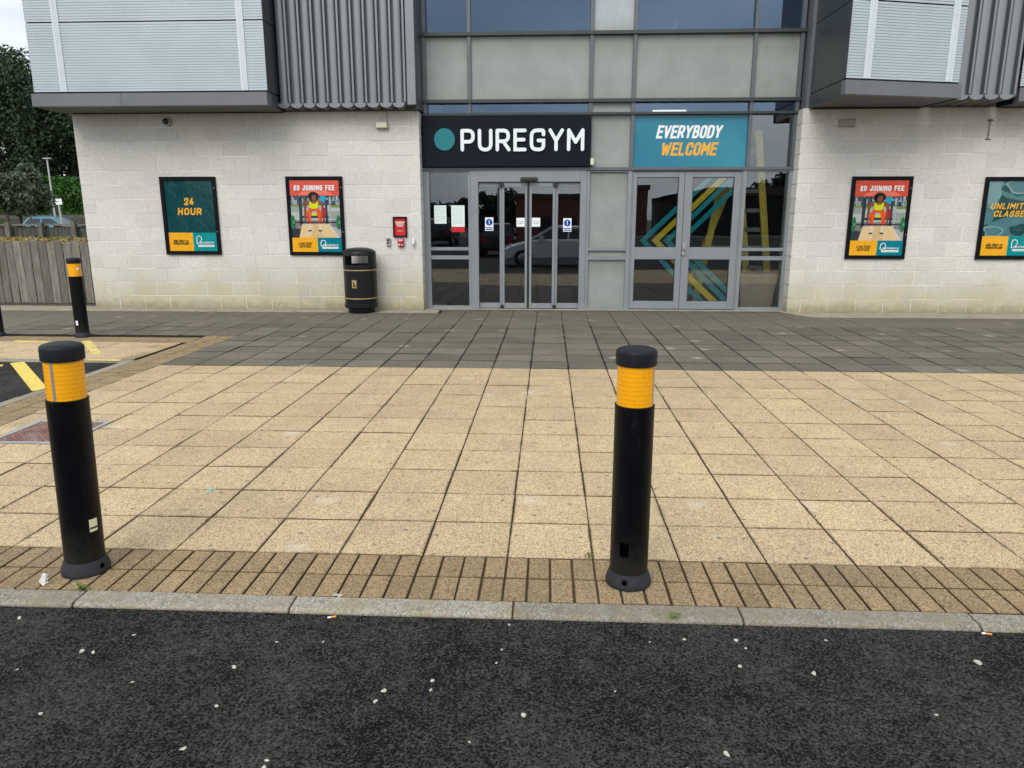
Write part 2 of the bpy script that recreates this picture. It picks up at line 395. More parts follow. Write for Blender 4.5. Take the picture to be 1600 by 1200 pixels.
M['chip'] = simple('white_stone_chip', (0.44, 0.42, 0.36), 0.7, var=0.12, scale=40, bump=0.3, bscale=150)
M['butt_orange'] = simple('cigarette_filter', (0.70, 0.30, 0.07), 0.8, var=0.1)
M['feather'] = simple('white_feather', (0.78, 0.78, 0.76), 0.8, var=0.05)
M['bluebit'] = simple('blue_wrapper', (0.12, 0.48, 0.62), 0.4, var=0.1)
M['brick_red'] = simple('red_brickwork', (0.16, 0.055, 0.04), 0.9, var=0.25, scale=10)
M['roof_tile'] = simple('brown_roof', (0.07, 0.045, 0.04), 0.8, var=0.2, scale=6)
M['car_white'] = simple('white_car_paint', (0.72, 0.73, 0.74), 0.25, 0.0, var=0.01)
M['car_black'] = simple('black_car_paint', (0.012, 0.012, 0.014), 0.2, 0.0, var=0.01)
M['car_blue'] = simple('blue_car_paint', (0.06, 0.24, 0.34), 0.25, 0.1, var=0.01)
M['car_glass'] = simple('car_glass', (0.02, 0.025, 0.03), 0.08, var=0.05)
M['tyre'] = simple('tyre', (0.012, 0.012, 0.012), 0.8, var=0.2)
M['rim'] = simple('alloy', (0.45, 0.46, 0.47), 0.3, 0.7, var=0.05)
M['lens'] = simple('headlamp', (0.75, 0.77, 0.78), 0.1, var=0.02)
M['dark_render'] = simple('dark_render', (0.012, 0.013, 0.016), 0.8, var=0.2)
M['ground'] = simple('far_ground', (0.08, 0.085, 0.06), 0.95, var=0.3, scale=0.4)
def emit(name, col, st):
    g = NG(name); g.b.inputs['Emission Color'].default_value = (*col, 1); g.b.inputs['Emission Strength'].default_value = st
    return g.fin(col, 0.5)
M['lit'] = emit('lit_tube', (1.0, 0.92, 0.70), 1.6)

# ---------------------------------------------------------------- mesh helpers
def box(bm, x0, x1, y0, y1, z0, z1, mi=0):
    v = [bm.verts.new(p) for p in ((x0, y0, z0), (x1, y0, z0), (x1, y1, z0), (x0, y1, z0), (x0, y0, z1), (x1, y0, z1), (x1, y1, z1), (x0, y1, z1))]
    for f in ((3, 2, 1, 0), (4, 5, 6, 7), (0, 1, 5, 4), (1, 2, 6, 5), (2, 3, 7, 6), (3, 0, 4, 7)):
        bm.faces.new([v[i] for i in f]).material_index = mi
def prism(bm, poly, z0, z1, mi=0):
    n = len(poly)
    a = [bm.verts.new((p[0], p[1], z0)) for p in poly]; b = [bm.verts.new((p[0], p[1], z1)) for p in poly]
    bm.faces.new(a[::-1]).material_index = mi; bm.faces.new(b).material_index = mi
    for i in range(n): bm.faces.new((a[i], a[(i + 1) % n], b[(i + 1) % n], b[i])).material_index = mi
def wallprism(bm, poly, y0, y1, mi=0):      # polygon in x,z extruded along y
    n = len(poly)
    a = [bm.verts.new((p[0], y0, p[1])) for p in poly]; b = [bm.verts.new((p[0], y1, p[1])) for p in poly]
    bm.faces.new(a).material_index = mi; bm.faces.new(b[::-1]).material_index = mi
    for i in range(n): bm.faces.new((a[(i + 1) % n], a[i], b[i], b[(i + 1) % n])).material_index = mi
def lathe(bm, prof, cx=0, cy=0, seg=32, cap=True, mi=0, a0=0.0, a1=2 * math.pi):
    full = abs(a1 - a0 - 2 * math.pi) < 1e-6
    n = seg if full else seg + 1
    rings = []
    for r, z in prof:
        rings.append([bm.verts.new((cx + r * math.cos(a0 + (a1 - a0) * i / seg), cy + r * math.sin(a0 + (a1 - a0) * i / seg), z)) for i in range(n)])
    for a, b in zip(rings, rings[1:]):
        for i in range(seg):
            j = (i + 1) % n
            bm.faces.new((a[i], a[j], b[j], b[i])).material_index = mi
    if cap and full:
        bm.faces.new(rings[0][::-1]).material_index = mi; bm.faces.new(rings[-1]).material_index = mi
def tube(bm, p, q, r0, r1=None, seg=10, mi=0):
    r1 = r0 if r1 is None else r1
    p, q = Vector(p), Vector(q); d = (q - p).normalized(); u = d.orthogonal().normalized(); w = d.cross(u)
    a = [bm.verts.new(p + (u * math.cos(t) + w * math.sin(t)) * r0) for t in [2 * math.pi * i / seg for i in range(seg)]]
    b = [bm.verts.new(q + (u * math.cos(t) + w * math.sin(t)) * r1) for t in [2 * math.pi * i / seg for i in range(seg)]]
    for i in range(seg): bm.faces.new((a[i], a[(i + 1) % seg], b[(i + 1) % seg], b[i])).material_index = mi
    bm.faces.new(a[::-1]).material_index = mi; bm.faces.new(b).material_index = mi
def beam(bm, p, q, w, t, mi=0):               # rectangular bar from p to q
    p, q = Vector(p), Vector(q); d = (q - p).normalized()
    u = Vector((0, 1, 0)).cross(d); u = u.normalized() if u.length > 1e-4 else Vector((1, 0, 0)); v = d.cross(u).normalized()
    a = [bm.verts.new(p + u * sx * w / 2 + v * sy * t / 2) for sx, sy in ((-1, -1), (1, -1), (1, 1), (-1, 1))]
    b = [bm.verts.new(q + u * sx * w / 2 + v * sy * t / 2) for sx, sy in ((-1, -1), (1, -1), (1, 1), (-1, 1))]
    for i in range(4): bm.faces.new((a[i], a[(i + 1) % 4], b[(i + 1) % 4], b[i])).material_index = mi
    bm.faces.new(a[::-1]).material_index = mi; bm.faces.new(b).material_index = mi
def bevel(bm, w, seg=1):
    bmesh.ops.remove_doubles(bm, verts=bm.verts, dist=1e-6)
    bmesh.ops.bevel(bm, geom=list(bm.edges), offset=w, segments=seg, affect='EDGES', profile=0.6)

def wpos(o):
    l = Vector((0, 0, 0))
    while o is not None: l = l + o.location; o = o.parent
    return l
def obj(name, bm, mats, parent=None, smooth=None, label=None, kind=None, local=False, loc=None):
    """one mesh object; bm is in world coordinates unless local; the origin goes to the parent's origin or to loc"""
    me = bpy.data.meshes.new(name)
    bmesh.ops.recalc_face_normals(bm, faces=bm.faces)
    base = wpos(parent) if parent is not None else Vector((0, 0, 0))
    o_loc = Vector(loc) if loc is not None else (base if not local else base)
    if not local:
        for v in bm.verts: v.co -= o_loc
    bm.to_mesh(me); bm.free()
    for m in (mats if isinstance(mats, (list, tuple)) else [mats]): me.materials.append(M[m] if isinstance(m, str) else m)
    if smooth is not None:
        me.polygons.foreach_set('use_smooth', [True] * len(me.polygons))
        me.set_sharp_from_angle(angle=R(smooth))
    o = bpy.data.objects.new(name, me); C.objects.link(o)
    if parent is not None: o.parent = parent
    o.location = (o_loc - base) if not local else ((0, 0, 0) if loc is None else loc)
    if label: o['label'] = label
    if kind: o['kind'] = kind
    return o
def tag(o, label, cat, group=None):
    o['label'] = label; o['category'] = cat
    if group: o['group'] = group
    return o
def thing(name, label, cat, loc=(0, 0, 0), group=None, rotz=0):
    o = bpy.data.objects.new(name, None); o.empty_display_size = 0.2; C.objects.link(o)
    o.location = loc; o.rotation_euler = (0, 0, rotz)
    return tag(o, label, cat, group)
def copy_tree(o, parent=None):
    c = o.copy(); C.objects.link(c); c.parent = parent
    for ch in list(o.children): copy_tree(ch, c)
    return c
def B(): return bmesh.new()
def part_box(name, x0, x1, y0, y1, z0, z1, mat, parent, bev=0.0, **k):
    bm = B(); box(bm, x0, x1, y0, y1, z0, z1)
    if bev: bevel(bm, bev)
    return obj(name, bm, mat, parent, **k)
def instance(name, me, loc, parent):
    o = bpy.data.objects.new(name, me); C.objects.link(o); o.parent = parent
    o.location = Vector(loc) - wpos(parent)
    return o

# ---------------------------------------------------------------- stroke lettering
def rnd(pts, r, closed=False, n=6):
    """round the corners of a polyline"""
    P = [Vector(p) for p in pts]; out = []; N = len(P)
    for i, p in enumerate(P):
        if not closed and i in (0, N - 1): out.append(p); continue
        a, b = P[i - 1], P[(i + 1) % N]
        rr = r[i] if isinstance(r, (list, tuple)) else r
        da, db = (a - p), (b - p)
        t = min(rr, da.length * 0.5, db.length * 0.5)
        if t < 1e-4: out.append(p); continue
        s, e = p + da.normalized() * t, p + db.normalized() * t
        for k in range(n + 1):
            u = k / n; out.append(s * (1 - u) ** 2 + p * 2 * u * (1 - u) + e * u * u)
    return out
def G_(w, *s): return (w, s)
GL = {
 'P': G_(.60, [(0, 0), (0, 1)], rnd([(0, 1), (.60, 1), (.60, .42), (0, .42)], .27)),
 'U': G_(.62, rnd([(0, 1), (0, 0), (.62, 0), (.62, 1)], .31)),
 'R': G_(.62, [(0, 0), (0, 1)], rnd([(0, 1), (.60, 1), (.60, .44), (0, .44)], .27), [(.32, .44), (.64, 0)]),
 'E': G_(.54, [(.54, 1), (0, 1), (0, 0), (.54, 0)], [(0, .52), (.48, .52)]),
 'G': G_(.66, rnd([(.66, .78), (.66, 1), (0, 1), (0, 0), (.66, 0), (.66, .47), (.38, .47)], [0, .30, .31, .31, .30, 0, 0])),
 'Y': G_(.66, [(0, 1), (.33, .46), (.66, 1)], [(.33, .46), (.33, 0)]),
 'M': G_(.76, [(0, 0), (0, 1), (.38, .38), (.76, 1), (.76, 0)]),
 'V': G_(.64, [(0, 1), (.32, 0), (.64, 1)]),
 'B': G_(.60, [(0, 0), (0, 1)], rnd([(0, 1), (.56, 1), (.56, .54), (0, .54)], .23), rnd([(0, .52), (.60, .52), (.60, 0), (0, 0)], .25)),
 'O': G_(.62, rnd([(0, 1), (.62, 1), (.62, 0), (0, 0)], .28, True) + ['closed']),
 'D': G_(.62, [(0, 0), (0, 1)], rnd([(0, 1), (.62, 1), (.62, 0), (0, 0)], .30)),
 'W': G_(.92, [(0, 1), (.22, 0), (.46, .82), (.70, 0), (.92, 1)]),
 'L': G_(.50, [(0, 1), (0, 0), (.50, 0)]),
 'C': G_(.60, rnd([(.60, .74), (.60, 1), (0, 1), (0, 0), (.60, 0), (.60, .26)], .28)),
 'H': G_(.62, [(0, 0), (0, 1)], [(.62, 0), (.62, 1)], [(0, .5), (.62, .5)]),
 'J': G_(.50, rnd([(.50, 1), (.50, 0), (0, 0), (0, .26)], .24)),
 'I': G_(.0, [(0, 0), (0, 1)]),
 'N': G_(.64, [(0, 0), (0, 1), (.64, 0), (.64, 1)]),
 'F': G_(.52, [(0, 0), (0, 1), (.52, 1)], [(0, .5), (.46, .5)]),
 'T': G_(.60, [(0, 1), (.60, 1)], [(.30, 1), (.30, 0)]),
 'A': G_(.68, [(0, 0), (.34, 1), (.68, 0)], [(.13, .30), (.55, .30)]),
 'S': G_(.58, rnd([(.57, .76), (.57, 1), (0, 1), (0, .52), (.58, .52), (.58, 0), (0, 0), (0, .24)], .24)),
 '0': G_(.54, rnd([(0, 1), (.54, 1), (.54, 0), (0, 0)], .26, True) + ['closed']),
 '2': G_(.58, rnd([(0, .72), (0, 1), (.58, 1), (.58, .56), (.02, 0)], [0, .27, .27, .22, 0]), [(.0, 0), (.60, 0)]),
 '4': G_(.64, [(.40, 1), (.02, .24), (.66, .24)], [(.48, .52), (.48, 0)]),
 '\u00a3': G_(.58, rnd([(.56, .78), (.56, 1), (.13, 1), (.13, 0)], [0, .2, .2, 0]), [(0, 0), (.60, 0)], [(0, .47), (.44, .47)]),
 '!': G_(.0, [(0, .36), (0, 1)], [(0, 0), (0, .10)]),
 '.': G_(.0, [(0, 0), (0, .06)]),
 ' ': G_(.26),
}
for _c in 'MNWVAY4':                       # letters with sharp corners: every limb its own round-ended stroke
    GL[_c] = (GL[_c][0], [[a, b] for st in GL[_c][1] for a, b in zip(st, st[1:])])
def stroke_poly(pts, t, cap):
    """ribbon round a polyline: list of quads/fans as 2-D polygons that do not overlap one another"""
    closed = cap == 'closed'
    P = [Vector((p[0], p[1])) for p in pts]
    Q = [P[0]]
    for p in P[1:]:
        if (p - Q[-1]).length > 1e-5: Q.append(p)
    P = Q; h = t / 2; n = len(P); L, Rr = [], []
    if n < 2: return []
    if closed and (P[0] - P[-1]).length < 1e-5: P.pop(); n -= 1
    for i in range(n):
        d0 = (P[i] - P[i - 1]).normalized() if (i or closed) else None
        d1 = (P[(i + 1) % n] - P[i]).normalized() if (i < n - 1 or closed) else None
        if d0 is None: nn = Vector((-d1.y, d1.x)); m = 1
        elif d1 is None: nn = Vector((-d0.y, d0.x)); m = 1
        else:
            n0, n1 = Vector((-d0.y, d0.x)), Vector((-d1.y, d1.x)); nn = n0 + n1
            if nn.length < 1e-3: nn = n0.copy()
            nn.normalize(); m = min(1 / max(0.2, nn.dot(n0)), 2.6)
        L.append(P[i] + nn * h * m); Rr.append(P[i] - nn * h * m)
    polys = [[L[i], Rr[i], Rr[(i + 1) % n], L[(i + 1) % n]] for i in range(n if closed else n - 1)]
    if cap == 'round':
        for a, b, c, e in ((L[0], Rr[0], P[0], P[0] - P[1]), (Rr[-1], L[-1], P[-1], P[-1] - P[-2])):
            e = e.normalized() * h; s = (a - c)
            fan = [a] + [c + s * math.cos(math.pi * k / 8) + e * math.sin(math.pi * k / 8) for k in range(1, 8)] + [b]
            polys.append(fan)
    return polys
def text_w(txt, gap, t=0.16):
    return sum(GL[c][0] for c in txt) + gap * (len(txt) - 1)
def text(bm, txt, x, z, h, y, t=0.16, gap=0.30, slant=0.0, wide=1.0, cap='square', depth=0.0, mi=0, anchor='l', width=None):
    """lettering in the wall plane (x,z), reading from -y; y is its face, h its full height, t the stroke as a part of h"""
    tw = text_w(txt, gap); hc = h * (1 - t); tt = t * h
    sx = hc * wide
    if width: sx = (width - tt) / tw
    x0 = x - tw * sx / 2 if anchor == 'c' else x
    cur = 0
    for ch in txt:
        w, strokes = GL[ch]
        for k, s in enumerate(strokes):
            yy = y - k * 0.0004
            shut = s[-1] == 'closed'
            P = [Vector((x0 + (cur + p[0]) * sx, z + tt / 2 + p[1] * hc)) for p in (s[:-1] if shut else s)]
            cp = 'closed' if shut else ('round' if (cap == 'round' or ch in 'MNWVAY4') else 'butt')
            if cap == 'square' and cp == 'butt':
                def ext(a, b):
                    d = (a - b)
                    if d.length < 1e-6: return a
                    d.normalize(); return a + d * (tt / 2 if abs(d.y) > .9 or abs(d.x) > .9 else tt * .25)
                P = [ext(P[0], P[1])] + P[1:-1] + [ext(P[-1], P[-2])]
            for poly in stroke_poly(P, tt, cp):
                pl = [(p.x + slant * (p.y - z - h / 2), p.y) for p in poly]
                if depth: wallprism(bm, pl, yy, y + depth, mi)
                else: flat(bm, pl, yy, mi)
        cur += w + gap
def flat(bm, poly, y, mi=0):
    try:
        f = bm.faces.new([bm.verts.new((p[0], y, p[1])) for p in poly]); f.material_index = mi
    except ValueError: pass
def clip(poly, x0, x1, z0, z1):
    def cut(pl, f):
        out = []
        for i in range(len(pl)):
            a, b = pl[i - 1], pl[i]; fa, fb = f(a), f(b)
            if (fa >= 0) != (fb >= 0):
                t = fa / (fa - fb); out.append((a[0] + (b[0] - a[0]) * t, a[1] + (b[1] - a[1]) * t))
            if fb >= 0: out.append(b)
        return out
    for f in (lambda p: p[0] - x0, lambda p: x1 - p[0], lambda p: p[1] - z0, lambda p: z1 - p[1]):
        if not poly: return []
        poly = cut(poly, f)
    return poly
def ell(cx, cz, rx, rz, n=20, a0=0, a1=2 * math.pi):
    return [(cx + rx * math.cos(a0 + (a1 - a0) * i / n), cz + rz * math.sin(a0 + (a1 - a0) * i / n)) for i in range(n)]

# ---------------------------------------------------------------- ground, road, pavement
def struct(name, bm, mat, parent=None, **k):
    o = obj(name, bm, mat, parent, **k)
    o['kind'] = 'structure'
    return o
bm = B(); box(bm, -400, 400, -400, 500, -0.30, -0.06); struct('ground', bm, 'ground')
bm = B(); box(bm, -60, 60, -38, 4.60, -0.055, -0.02); struct('road', bm, 'asphalt')

# raised footing of the pavement: jointing soil seen between the pieces
pave = B()
prism(pave, [(-4.52, -0.5), (-4.52, 4.585), (-16, 4.585), (-16, 9.75), (16, 9.75), (16, -0.5)], -0.05, -0.015)
pavement = struct('pavement', pave, 'joint')

def unit_mesh(name, sx, sy, mat, h=0.022, jit=0.0035):
    """a slab with its top edge worn a little round; origin at its middle, top at z=0"""
    bm = B()
    a, b = sx / 2, sy / 2; c = 0.0035
    lo = [bm.verts.new((x, y, -h)) for x, y in ((-a, -b), (a, -b), (a, b), (-a, b))]
    md = [bm.verts.new((x, y, -c)) for x, y in ((-a, -b), (a, -b), (a, b), (-a, b))]
    tp = [bm.verts.new((x, y, 0)) for x, y in ((-a + c, -b + c), (a - c, -b + c), (a - c, b - c), (-a + c, b - c))]
    for i in range(4):
        j = (i + 1) % 4
        bm.faces.new((lo[i], lo[j], md[j], md[i])).material_index = 1; bm.faces.new((md[i], md[j], tp[j], tp[i]))
    bm.faces.new(tp)
    me = bpy.data.meshes.new(name); bm.to_mesh(me); bm.free(); me.materials.append(M[mat]); me.materials.append(M['joint'])
    return me
def lay(name, me, x, y, parent, j=1.0, z=0.0):
    o = instance(name, me, (x + rng.normal(0, .0012) * j, y + rng.normal(0, .0012) * j, z + rng.normal(0, .0011) * j), parent)
    o.rotation_euler = (rng.normal(0, .0012) * j, rng.normal(0, .0012) * j, rng.normal(0, .0016) * j)
    return o
GX, GY = 0.0070, 0.0115
pv = [unit_mesh('paver_slab', .4 - GX, .4 - GY, 'paver') for _ in range(1)][0]
pvn = 0
lp = bpy.data.objects.new('buff_paving', None); C.objects.link(lp); lp['kind'] = 'structure'; lp.location = (0, 2.2, 0)
def loose(name, x0, x1, y0, y1, mat, parent):
    me = unit_mesh(name, x1 - x0 - GX, y1 - y0 - GY, mat); return lay(name, me, (x0 + x1) / 2, (y0 + y1) / 2, parent)
for j in range(11):
    for i in range(-10, 16):
        x, y = .4 * i + .2, .4 * j + .2
        if i in (-10, -9) and j in (4, 5): continue       # the iron cover sits here
        lay('paver', pv, x, y, lp)
for a in ((-4, -3.8, 1.6, 2.0), (-4, -3.8, 2.0, 2.4), (-3.8, -3.6, 2.2, 2.4), (-3.6, -3.2, 2.2, 2.4)): loose('cut_paver', *a, 'paver', lp)

dp = bpy.data.objects.new('grey_paving', None); C.objects.link(dp); dp['kind'] = 'structure'; dp.location = (0, 6.5, 0)
dpv = unit_mesh('grey_slab', .4 - GX, .4 - GY, 'dark_paver')
dn = 0
for j in range(5):                                         # nearest courses singly
    for i in range(-10, 19):
        lay('grey_paver', dpv, .4 * i + .2, 4.4 + .4 * j + .2, dp); dn += 1
for j in range(5, 8):
    for i in range(-19, 19):
        if dn < 296: lay('grey_paver', dpv, .4 * i + .2, 4.4 + .4 * j + .2, dp, .6); dn += 1
bm = B()
def slab(bm, x0, x1, y0, y1, z=0.0):
    dz = rng.normal(0, .001); c = .003
    x0, x1, y0, y1 = x0 + GX / 2, x1 - GX / 2, y0 + GY / 2, y1 - GY / 2
    lo = [bm.verts.new((x, y, -.022)) for x, y in ((x0, y0), (x1, y0), (x1, y1), (x0, y1))]
    md = [bm.verts.new((x, y, z - c + dz)) for x, y in ((x0, y0), (x1, y0), (x1, y1), (x0, y1))]
    tp = [bm.verts.new((x, y, z + dz)) for x, y in ((x0 + c, y0 + c), (x1 - c, y0 + c), (x1 - c, y1 - c), (x0 + c, y1 - c))]
    for i in range(4):
        k = (i + 1) % 4
        bm.faces.new((lo[i], lo[k], md[k], md[i])).material_index = 1; bm.faces.new((md[i], md[k], tp[k], tp[i]))
    bm.faces.new(tp)
cnt = 0
for j in range(5, 13):
    for i in range(-34, 26):
        if i < -10 and j < 5: continue
        y0, y1 = 4.4 + .4 * j, 4.8 + .4 * j
        x0 = .4 * i
        single = (j in (5, 6) and -19 <= i < 19) or (j == 7 and -19 <= i < -19 + max(0, 296 - 145 - 76))
        if single: continue
        lim = 8.92 if x0 < -1.95 else (8.66 if x0 > 4.1 else 9.38)
        if y0 >= lim - .02: continue
        slab(bm, x0, x0 + .4, y0, min(y1, lim))
for j in range(0, 5):
    for i in list(range(19, 26)): slab(bm, .4 * i, .4 * i + .4, 4.4 + .4 * j, 4.8 + .4 * j)
o = obj('grey_pavers_beyond', bm, ['dark_paver', 'joint'], dp); o['kind'] = 'stuff'
bm = B()
for j in range(0, 11):
    for i in range(16, 25): slab(bm, .4 * i, .4 * i + .4, .4 * j, .4 * j + .4)
o = obj('buff_pavers_beyond', bm, ['paver', 'joint'], lp); o['kind'] = 'stuff'
bm = B()
for j in range(3):
    for i in range(-30, 0):
        y0, y1 = 4.66 + .39 * j, 4.66 + .39 * (j + 1)
        x1 = -4.46 + .4 * (i + 1) ; x0 = x1 - .4
        slab(bm, x0, x1, y0, y1)
o = obj('buff_pavers_behind_bay', bm, ['paver', 'joint'], lp); o['kind'] = 'stuff'

# block edging: two courses along the road, two along the parking bay, two across its head
be = bpy.data.objects.new('block_edging', None); C.objects.link(be); be['kind'] = 'structure'; be.location = (0, -0.2, 0)
bk = unit_mesh('block_paver', .1 - .0092, .2 - .0095, 'brick')
nb = 0
for k in range(-44, 43):
    for r in (0, 1):
        lay('block', bk, .1 * k + .05, -.1 - .2 * r, be, .6); nb += 1
bk2 = unit_mesh('block_paver_across', .2 - .006, .1 - .008, 'brick')
for k in range(0, 62):
    for r in (0, 1):
        if nb < 298 and k > 5: lay('block', bk2, -4.1 - .2 * r, .1 * k + .05, be, 1.5); nb += 1
bm = B()
for k in range(43, 120):
    for r in (0, 1): slab(bm, .1 * k, .1 * k + .1, -.2 - .2 * r, -.2 * r)
for k in range(0, 6):
    for r in (0, 1): slab(bm, -4.2 - .2 * r, -4.0 - .2 * r, .1 * k, .1 * k + .1)
for k in range(0, 115):
    for r in (0, 1): slab(bm, -4.4 - .1 * (k + 1), -4.4 - .1 * k, 5.84 + .19 * r, 6.03 + .19 * r)
for k in range(62, 64):
    for r in (0, 1): slab(bm, -4.2 - .2 * r, -4.0 - .2 * r, .1 * k, .1 * k + .1)
o = obj('blocks_beyond', bm, ['brick', 'joint'], be); o['kind'] = 'stuff'
# grey slabs west of the corner, behind the block edging
bm = B()
for j in range(5, 12):
    for i in range(-34, -19):
        pass
bm.free()

# kerb stones
kb = bpy.data.objects.new('road_kerb', None); C.objects.link(kb); kb['kind'] = 'structure'; kb.location = (0, -.45, 0)
def kerb(x0, x1, parent, along='x', y0=-.515, y1=-.403, name='kerb_stone', z=0.0):
    bm = B()
    if along == 'x':
        prof = [(y0 + .006, -.06), (y0 + .006, -.012 + z), (y0 + .022, -.001 + z), (y1, .001 + z), (y1, -.06)]
        a = [bm.verts.new((x0 + .004, p[0], p[1])) for p in prof]; b = [bm.verts.new((x1 - .004, p[0], p[1])) for p in prof]
    else:
        prof = [(y0, -.06), (y0, -.012 + z), (y0 + .012, z - .001), (y1, .001 + z), (y1, -.06)]
        a = [bm.verts.new((p[0], x0 + .003, p[1])) for p in prof]; b = [bm.verts.new((p[0], x1 - .003, p[1])) for p in prof]
    n = len(prof)
    bm.faces.new(a); bm.faces.new(b[::-1])
    for i in range(n): bm.faces.new((a[(i + 1) % n], a[i], b[i], b[(i + 1) % n]))
    bevel(bm, .003)
    o = obj(name, bm, 'kerb', parent)
    o.location.z += rng.normal(0, .0015); o.rotation_euler = (0, rng.normal(0, .0012), rng.normal(0, .001))
    return o
for i, x in enumerate((-4.53, -3.61, -2.70, -1.775, -.865, .048, .965, 1.88, 2.795, 3.71)): kerb(x, (-3.61, -2.70, -1.775, -.865, .048, .965, 1.88, 2.795, 3.71, 4.62)[i], kb)
for k in range(10): kerb(4.62 + .915 * k, 5.535 + .915 * k, kb)
kb2 = bpy.data.objects.new('bay_kerb', None); C.objects.link(kb2); kb2['kind'] = 'structure'; kb2.location = (-4.46, 2, 0)
for k in range(6): kerb(-.40 + .83 * k, .43 + .83 * k, kb2, 'y', -4.525, -4.405)
for k in range(12): kerb(-4.41 - .9 * (k + 1), -4.41 - .9 * k, kb2, 'x', 4.575, 4.655)

# paint in the bay
def paint(name, pts, z, mat, label, group=None):
    bm = B(); prism(bm, pts, z - .003, z + .002)
    o = struct(name, bm, mat); return o
def band(p, q, w):
    p, q = Vector(p), Vector(q); n = Vector((-(q - p).y, (q - p).x)).normalized() * w / 2
    return [tuple(p + n), tuple(p - n), tuple(q - n), tuple(q + n)]
paint('yellow_line', band((-5.70, 4.545), (-4.545, 3.27), .13), -.0175, 'line_yellow', '')
paint('yellow_line', band((-7.2, 3.55), (-5.74, 4.38), .09), -.0185, 'line_yellow', '')
paint('faded_line', band((-4.56, 4.615), (-4.95, 4.625), .06), .004, 'line_faded', '')
paint('faded_line', band((-5.75, 5.88), (-5.05, 4.98), .10), .003, 'line_faded', '')
paint('faded_line', band((-6.65, 5.82), (-5.75, 5.72), .09), .004, 'line_faded', '')

# concrete apron at the foot of the stone walls
bm = B()
prism(bm, [(-9.9, 8.93), (-1.67, 8.93), (-1.67, 9.3), (-1.9, 9.6), (-9.9, 9.6)], -.03, .001)
prism(bm, [(4.03, 9.44), (4.36, 8.66), (12, 8.66), (12, 9.6), (4.03, 9.6)], -.03, .001)
prism(bm, [(-1.67, 9.385), (4.03, 9.385), (4.03, 9.75), (-1.67, 9.75)], -.03, .002)
struct('concrete_apron', bm, 'apron')

# red iron cover
cov = thing('manhole_cover', 'reddish ridged iron cover in a steel frame beside the left front bollard', 'manhole cover', (-3.5, 1.9, 0))
bm = B()
for a in ((-3.795, -3.205, 1.605, 1.645), (-3.795, -3.205, 2.155, 2.195), (-3.795, -3.755, 1.6455, 2.1545), (-3.245, -3.205, 1.6455, 2.1545)): box(bm, *a, -.03, .003)
obj('cover_frame', bm, 'steel', cov)
bm = B(); box(bm, -3.75, -3.25, 1.65, 2.15, -.03, -.003)
for i in range(13):
    for j in range(13):
        x, y = -3.745 + .038 * i + .005, 1.655 + .038 * j + .004
        if (i + j) % 2: box(bm, x, x + .034, y + .008, y + .020, -.0029, .003)
        else: box(bm, x + .008, x + .020, y, y + .034, -.0029, .003)
obj('cover_plate', bm, 'manhole', cov)

# ---------------------------------------------------------------- building
YW, YG, ZT = 9.30, 9.62, 3.23
gym = thing('retail_building', 'two storey gym building of pale stone blocks with metal cladding and a glazed entrance', 'building', (1.0, 9.3, 0))

# stone walls built of single blocks
CH = ZT / 14
BL = 0.45
left_wall = part_box('stone_wall', -7.735, -1.965, YW + .006, YG - .02, 0, ZT - .001, 'mortar', gym)
right_wall = part_box('stone_wall', 4.19, 11.6, YW + .006, YG - .02, 0, ZT - .001, 'mortar', gym)
cache = {}
def block(x0, x1, k, depth, parent, stuff=None):
    if x1 - x0 < .05: return
    g = .0075
    key = (round(x1 - x0, 3), depth)
    z = k * CH
    if stuff is not None:
        box(stuff, x0 + g / 2, x1 - g / 2, YW, YW + depth, z + g / 2, z + CH - g / 2); return
    if key not in cache:
        bm = B(); w = x1 - x0 - g; c = .003
        a = [bm.verts.new(p) for p in ((-w / 2 + c, 0, c), (w / 2 - c, 0, c), (w / 2 - c, 0, CH - g - c), (-w / 2 + c, 0, CH - g - c))]
        b = [bm.verts.new(p) for p in ((-w / 2, c, 0), (w / 2, c, 0), (w / 2, c, CH - g), (-w / 2, c, CH - g))]
        d = [bm.verts.new(p) for p in ((-w / 2, depth, 0), (w / 2, depth, 0), (w / 2, depth, CH - g), (-w / 2, depth, CH - g))]
        bm.faces.new(a)
        for i in range(4):
            j = (i + 1) % 4
            bm.faces.new((a[j], a[i], b[i], b[j])); bm.faces.new((b[j], b[i], d[i], d[j]))
        bm.faces.new(d[::-1])
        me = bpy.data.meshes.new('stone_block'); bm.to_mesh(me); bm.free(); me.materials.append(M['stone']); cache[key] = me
    o = instance('block', cache[key], ((x0 + x1) / 2, YW + rng.normal(0, .0012), z + g / 2), parent)
    o.rotation_euler = (0, 0, rng.normal(0, .0012))
nblk = 0
def course(xa, xb, off, k, parent, deepL, deepR, xlim=99, stuff=None):
    global nblk
    cuts = [xa]; x = xa + off
    while x < xb - .12: cuts.append(x); x += BL
    cuts.append(xb)
    for i in range(len(cuts) - 1):
        d = .05
        if i == 0 and deepL: d = .31
        if i == len(cuts) - 2 and deepR: d = .31
        if cuts[i] > xlim or (cuts[i + 1] > xlim and i == len(cuts) - 2): block(cuts[i], cuts[i + 1], k, d, parent, stuff)
        else: block(cuts[i], cuts[i + 1], k, d, parent); nblk += 1
far_blocks = B()
for k in range(14):
    course(-7.74, -1.945, BL if k % 2 == 0 else BL / 2, k, left_wall, True, True)
    course(4.165, 11.6, BL if k % 2 else BL / 2, k, right_wall, True, False, 7.3, far_blocks)
o = obj('blocks_beyond', far_blocks, 'stone', right_wall); o['kind'] = 'stuff'

